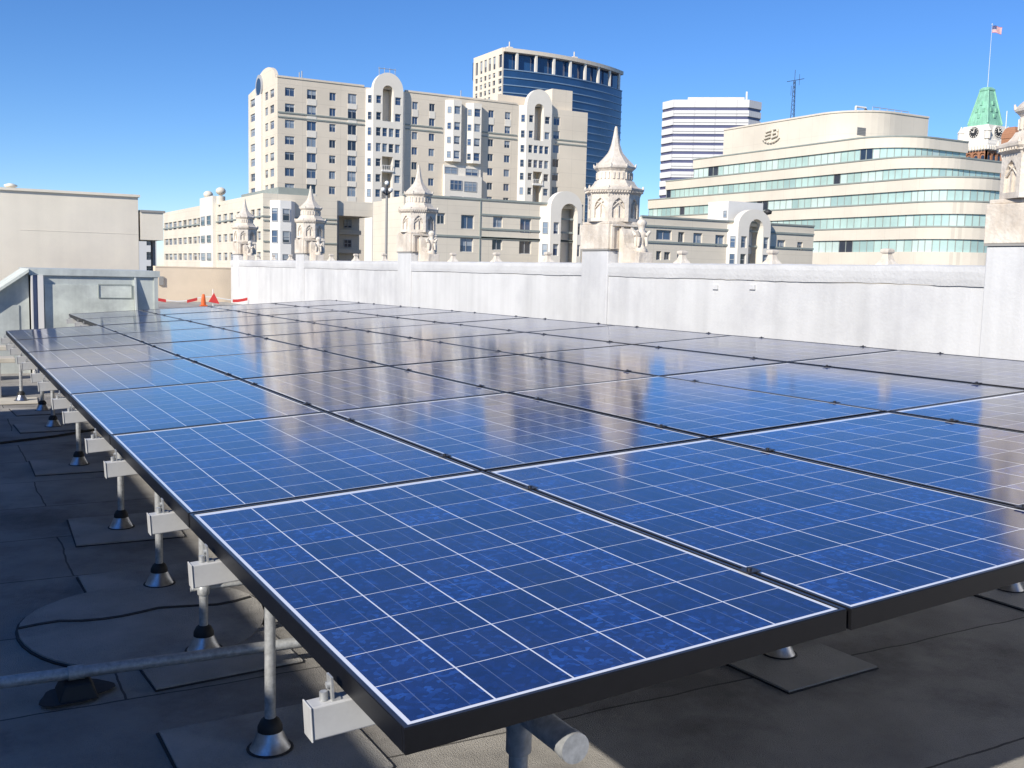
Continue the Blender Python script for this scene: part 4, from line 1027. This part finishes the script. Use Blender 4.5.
q = on_v(855.5,113,vn+3); base = Vector((q.x,vn+3,zpt+.3)); e_ = on_v(866,106.5,vn+3); za_ = on_v(855.5,106.5,vn+3).z
t = thing('roof_camera_arm', base, 'white bracket arm with a dark camera on the rounded office roof corner', 'bracket')
m = MB(); m.tube(base, (base.x,base.y,za_), .18, 8); m.tube((base.x,base.y,za_),(e_.x,base.y,za_), .18, 8); m.build('arm', MT['white'], t, base)
m = MB(); m.lathe((e_.x,base.y,za_-1.0), [(.1,0),(.35,.15),(.35,.6),(.15,.85)], 10); m.build('camera', MT['clock'], t, base)

q0, q1 = on_v(872,118,vn+4), on_v(908,124,vn+4)
t = thing('roof_rail', (q0.x,vn+4,zpt+.3), 'low metal guard rail on the roof of the rounded office', 'rail')
m = MB()
for k in range(6): x = q0.x+(q1.x-q0.x)*k/5; m.tube((x,vn+4,zpt+.3),(x,vn+4,zpt+1.5), .06, 6)
m.tube((q0.x,vn+4,zpt+1.5),(q1.x,vn+4,zpt+1.5), .06, 6); m.tube((q0.x,vn+4,zpt+.95),(q1.x,vn+4,zpt+.95), .05, 6); m.build('bars', MT['galv'], t, t.location)
# ---- blue glass tower -----------------------------------------------------------------------------
p = at_depth(504,47.5,430); zTB = p.z; locB = Vector((p.x+20,p.y+20,STREET))
TB = thing('glass_tower', locB, 'curved blue glass high-rise with white columns at its top storey', 'building')
pts = [Vector((p.x,p.y,0))]; az = R(99)
while True:
    d = Vector((math.sin(az), math.cos(az), 0)); pts.append(pts[-1]+d*3.0); az -= R(1.7)
    q = pts[-1]-CAM; X = 512+FPX*q.dot(CR)/q.dot(CF)
    if X > 615 or len(pts) > 60: break
fl = (at_depth(520,60,430).z-at_depth(520,67.6,430).z)
zc_top = at_depth(523,51.8,430).z; zc_bot = at_depth(523,68.5,430).z
back = [pts[-1]+Vector((-6,30,0)), pts[0]+Vector((8,40,0)), pts[0]+Vector((0,26,0))]
def off(lst, dd):
    out = []
    for i, q in enumerate(lst):
        a = lst[max(0,i-1)]; b = lst[min(len(lst)-1,i+1)]; t_ = (b-a).normalized(); out.append(q+Vector((t_.y,-t_.x,0))*dd)
    return out
m = MB(); m.prism([q for q in pts]+back, STREET, zc_bot-.01); m.build('glass_wall', MT['navyglass'], TB, locB)
m = MB(); inn = off(pts,-2.2); m.prism(inn+[q+Vector((0,3,0)) for q in back], zc_bot, zc_top); m.build('top_glazing', MT['navyglass'], TB, locB)
m = MB(); outp = off(pts,.5); m.prism(outp+back, zc_top+.01, zTB); m.build('crown', MT['precast'], TB, locB)
m = MB(); o1 = off(pts,.28)
z = zc_bot-.05
while z > STREET+5:
    for a, b, c, d in zip(pts, pts[1:], o1, o1[1:]):
        m.hexa([(a.x,a.y,z-.42),(b.x,b.y,z-.42),(d.x,d.y,z-.42),(c.x,c.y,z-.42),(a.x,a.y,z),(b.x,b.y,z),(d.x,d.y,z),(c.x,c.y,z)])
    m.build('floor_line', MT['navyline'], TB, locB); m = MB(); z -= fl
for k in range(2, len(pts)-1, 3):
    q = off(pts,-.3)[k]; m = MB(); m.box((q.x-.5,q.y-.5,zc_bot),(q.x+.5,q.y+.5,zc_top)); m.build('column', MT['creamlight'], TB, locB)
# left face: square punched windows
FB = Frm((p.x-.02,p.y,0), -V_, -U_); fe = FB.px(474,100)[0]
hs = []
xsB = [(476.5,478.8),(481,483.3),(485.2,487.5),(489.4,491.7),(493.8,496.3),(499.5,503)]
for x0, x1 in xsB:
    a, b = FB.px(x0,80)[0], FB.px(x1,80)[0]; b = min(b,-.4); hs.append((a,b,zc_bot+.6,zTB-2.6))
    z = zc_bot-.6
    for k in range(15): hs.append((a,b,z-fl*.72,z-.25)); z -= fl
m = MB(); FB.plate(m, rect(fe,0,STREET,zTB-.01), [rect(*h) for h in hs], .6, .5, d=.6); m.build('side_wall', MT['precast'], TB, locB)
for h in hs: window(FB, TB, *h, d=.6, rev=.45, mull=0, trans=False, pool='glassdark')
m = MB()
for kk in (1,12):
    q = pts[min(kk,len(pts)-2)]+Vector((1.5,4,0)); m.tube((q.x,q.y,zTB),(q.x,q.y,zTB+3.5), .25, 6); m.box((q.x-1.2,q.y-1,zTB+.01),(q.x+1.2,q.y+1,zTB+1.3))
m.build('roof_equipment', MT['precast'], TB, locB)

# ---- white and violet striped tower ------------------------------------------------------------------
p = at_depth(673,109,400); zS = p.z; locS = Vector((p.x+15,p.y+12,STREET))
TS = thing('striped_tower', locS, 'white office tower with dark violet window stripes and cut corners', 'building')
nS_ = (CAM-p); nS_.z = 0; nS_.normalize(); dS_ = Vector((-nS_.y,nS_.x,0)); FS = Frm(p, dS_, nS_); w1 = FS.px(749,110)[0]; cR = FS.px(762,112)[0]-w1; l0 = -(FS.px(673,110)[0]-FS.px(662.5,110)[0])
plan = [FS.P(s_,d_,0) for s_, d_ in ((l0*1.02,-6),(0,0),(w1,0),(w1+cR*1.05,-6),(w1+cR*.9,-28),(l0*.9,-28))]
cpl = (sum(q[0] for q in plan)/6, sum(q[1] for q in plan)/6)
shr = lambda k: [(cpl[0]+(q[0]-cpl[0])*k, cpl[1]+(q[1]-cpl[1])*k) for q in plan]
fz = lambda y: at_depth(700,y,400).z
fl = 8.6*400/FPX; z = fz(100.5)
m = MB(); m.prism(shr(.975), STREET, z-.5); m.build('window_bands', MT['purpleglass'], TS, locS)
wb = MB(); first_ = True
ztop_ = z
m = MB()
while z > STREET+4:
    hh = fl*.66 if not first_ else fl*.85
    m.prism(plan, z-hh, z); 
    z -= (fl if not first_ else fl*1.2); first_ = False
m.build('white_bands', MT['striped'], TS, locS)
gsd = MB()
z = ztop_-fl*1.2
while z > STREET+4:
    FS.box(gsd, .2, w1-.2, .05, .16, z-fl*.66+.8, z-fl*.66+1.15); z -= fl
gsd.build('sill_lines', MT['winframe'], TS, locS)
a, b = FS.px(688,100)[0], FS.px(745,100)[0]; m = MB(); FS.box(m, a, b, -18, -4, ztop_+.01, fz(96.5)); m.build('roof_house', MT['precast'], TS, locS)
m = MB(); q = FS.P(b+1,-6,0); m.tube((q.x,q.y,ztop_),(q.x,q.y,ztop_+4), .4, 6); m.build('roof_mast', MT['white'], TS, locS)

# ---- clock tower ---------------------------------------------------------------------------------------
p = at_depth(986.7,150,330); sc_ = 330/FPX; zz = lambda y: at_depth(986.7,y,330).z
W = 10.8; cx, cy = p.x+W/2, p.y+W/2; locC = Vector((cx,cy,STREET))
TC = thing('clock_tower', locC, 'brick clock tower with a green copper roof at right', 'clock tower')
m = MB(); m.box((cx-W/2+.5,cy-W/2+.5,STREET),(cx+W/2-.5,cy+W/2-.5,zz(150)))
FA = Frm((cx-W/2,cy-W/2,0), V_, -U_); FC = Frm((cx-W/2,cy-W/2,0), U_, -V_)
zb0, zb1 = zz(168), zz(156)
for Fq in (FA, FC):
    Fq.plate(m, rect(.0,W,STREET,zz(150)), [arch(W*(.06+.235*k),W*(.06+.235*k)+W*.17,zz(173),zz(155),8) for k in range(4)], .49, .49)
m.build('shaft', MT['brick'], TC, locC)
for Fq in (FA, FC):
    for k in range(4):
        a = W*(.06+.235*k); m = MB(); Fq.plate(m, arch(a+.3,a+W*.17-.3,zz(167),zz(156.5),8), [], .1, d=-.3); m.build('window', MT['glassdark'], TC, locC)
        m = MB(); Fq.box(m, a, a+W*.17, -.45, .05, zz(171), zz(168.5)); m.build('sill', MT['white'], TC, locC)
m = MB(); m.lathe((cx,cy,0), [(W*.73,zz(150)+.01),(W*.78,zz(148)),(W*.78,zz(143)),(W*.74,zz(141)),(W*.72,zz(139)),(W*.66,zz(138.5)),(W*.60,zz(124))], 4, math.pi/4, sm=False)
for Fq, nn in ((FA,1),(FC,1)):
    for k in range(12): Fq.box(m, -.4+k*1.08, .1+k*1.08, .30, 1.0, zz(149.2), zz(145))
for dx, dy in ((-1,-1),(1,-1),(-1,1)):
    m.lathe((cx+dx*W*.46,cy+dy*W*.46,0), [(1.0,zz(138.5)),(1.0,zz(131)),(1.25,zz(130.5)),(.5,zz(127)),(.15,zz(124))], 8, 0, sm=False)
m.build('clock_stage', MT['creamlight'], TC, locC)
for Fq in (FA, FC):
    c = (W/2, zz(131)); zcl = c[1]
    m = MB(); rr = 1.75
    o_ = -W/2+W*.60*.7071+ .0
    dF = -W/2+W*.635*.7071+.28-0.0
    dF = W*.64*.7071-W/2+.25
    ring = lambda r: [(c[0]+r*math.cos(k*math.pi/12), c[1]+r*math.sin(k*math.pi/12)) for k in range(24)]
    Fq.plate(m, ring(rr*1.25), [], 1.2, d=dF, mi=0); Fq.plate(m, ring(rr), [], .05, d=dF+.08, mi=1)
    for k in range(12):
        a = k*math.pi/6; pa = Fq.P(c[0]+rr*.72*math.cos(a), dF+.1, c[1]+rr*.72*math.sin(a)); pb = Fq.P(c[0]+rr*.92*math.cos(a), dF+.1, c[1]+rr*.92*math.sin(a)); m.tube(pa, pb, .15, 5, 0)
    for a, r, th in ((R(95),.75,.16),(R(20),.5,.2)): m.tube(Fq.P(c[0],dF+.14,c[1]), Fq.P(c[0]+rr*r*math.cos(a),dF+.14,c[1]+rr*r*math.sin(a)), th, 5, 0)
    m.build('clock_face', [MT['creamlight'], MT['clock']], TC, locC)
m = MB(); m.lathe((cx,cy,0), [(W*.50,zz(124)+.01),(W*.48,zz(122)),(W*.20,zz(88.5))], 4, math.pi/4, sm=False)
for dx, dy in ((-1,-1),(1,-1),(-1,1)):
    k0, k1 = W*.48*.7071, W*.20*.7071; m.tube((cx+dx*k0,cy+dy*k0,zz(122)),(cx+dx*k1,cy+dy*k1,zz(88.5)), .32, 6)
m.lathe((cx,cy,0), [(W*.20,zz(88.5)+.01),(W*.225,zz(88)),(W*.225,zz(86.5)),(W*.14,zz(84.5))], 4, math.pi/4, sm=False)
m.build('copper_roof', MT['copper'], TC, locC)
for Fq in (FA, FC):
    for (s, y) in ((W*.5,116),(W*.38,110),(W*.62,110),(W*.5,103)):
        q = (122-y)/(122-88.5); dd = -W/2+ (W*.48+(W*.20-W*.48)*q)*.7071
        m = MB(); Fq.box(m, s-.45, s+.45, dd-.6, dd+.25, zz(y), zz(y)+1.2); m.build('dormer', MT['copper'], TC, locC)
ft = at_depth(994.5,27,330); base = Vector((cx,cy,zz(84)))
t = thing('flagpole', base, 'tall thin flagpole on top of the green copper roof', 'flagpole')
ztp = ft.z+1.4; m = MB(); m.tube(base, (cx,cy,ztp), .085, 8, r2=.045); m.build('pole', MT['white'], t, base)
m = MB(); m.lathe((cx,cy,ztp), [(.1,0),(.22,.12),(.22,.24),(.05,.36)], 8); m.build('ball', MT['white'], t, base)
# stars and stripes, waving
fl_ = Vector((cx,cy,ft.z)); hf, lf = 2.2, 3.2; nx = 14
FD = (CR-Vector((0,0,CR.z))).normalized(); FN = Vector((FD.y,-FD.x,0))
t = thing('flag', (cx,cy,ft.z-hf/2), 'American flag waving at the top of the flagpole', 'flag')
def fp(x, z, e=0.): return fl_+FD*(x*lf+.1)+FN*(.28*math.sin(x*5.5+z*.6)*x**.5+e)+Vector((0,0,z-.35*x*x+.12*math.sin(x*6)))
m = MB()
for s in range(13):
    z0_, z1_ = hf/2-hf*s/13, hf/2-hf*(s+1)/13
    for k in range(nx): m.quad(fp(k/nx,z0_),fp((k+1)/nx,z0_),fp((k+1)/nx,z1_),fp(k/nx,z1_), s % 2)
m.build('stripes', [MT['red'], MT['white']], t, t.location)
m = MB(); zc0 = hf/2-hf*7/13
for e in (-.02,.02):
    for k in range(6): m.quad(fp(k/14,hf/2,e),fp((k+1)/14,hf/2,e),fp((k+1)/14,zc0,e),fp(k/14,zc0,e), 0)
for r_ in range(5):
    for k in range(5 if r_ % 2 else 6):
        x = .03+(.07*k+(.035 if r_ % 2 else 0)); z = hf/2-.16-r_*.27
        for e in (-.03,.03): m.quad(fp(x-.008,z-.05,e),fp(x+.008,z-.05,e),fp(x+.008,z+.05,e),fp(x-.008,z+.05,e), 1)
m.build('canton', [MT['flagblue'], MT['white']], t, t.location)
# red turret beside it
q = at_depth(1013,140,300); base = Vector((q.x,q.y,STREET)); zz2 = lambda y: at_depth(1013,y,300).z
t = thing('brick_turret', base, 'dark red roofed turret between clock tower and near pinnacle', 'building')
m = MB(); m.box((q.x-2.2,q.y-2.2,STREET),(q.x+2.2,q.y+2.2,zz2(139))); m.build('wall', MT['brick'], t, base)
m = MB(); m.lathe((q.x,q.y,0), [(3.3,zz2(139)+.01),(3.1,zz2(134)),(2.3,zz2(129)),(1.6,zz2(127.5))], 4, math.pi/4, sm=False); m.build('roof', MT['brick'], t, base)
qm = at_depth(1006.5,118,300); m = MB(); m.tube((qm.x,qm.y,zz2(139)),(qm.x,qm.y,qm.z+2), .14, 6); m.build('mast', MT['white'], t, base)

flush_windows()
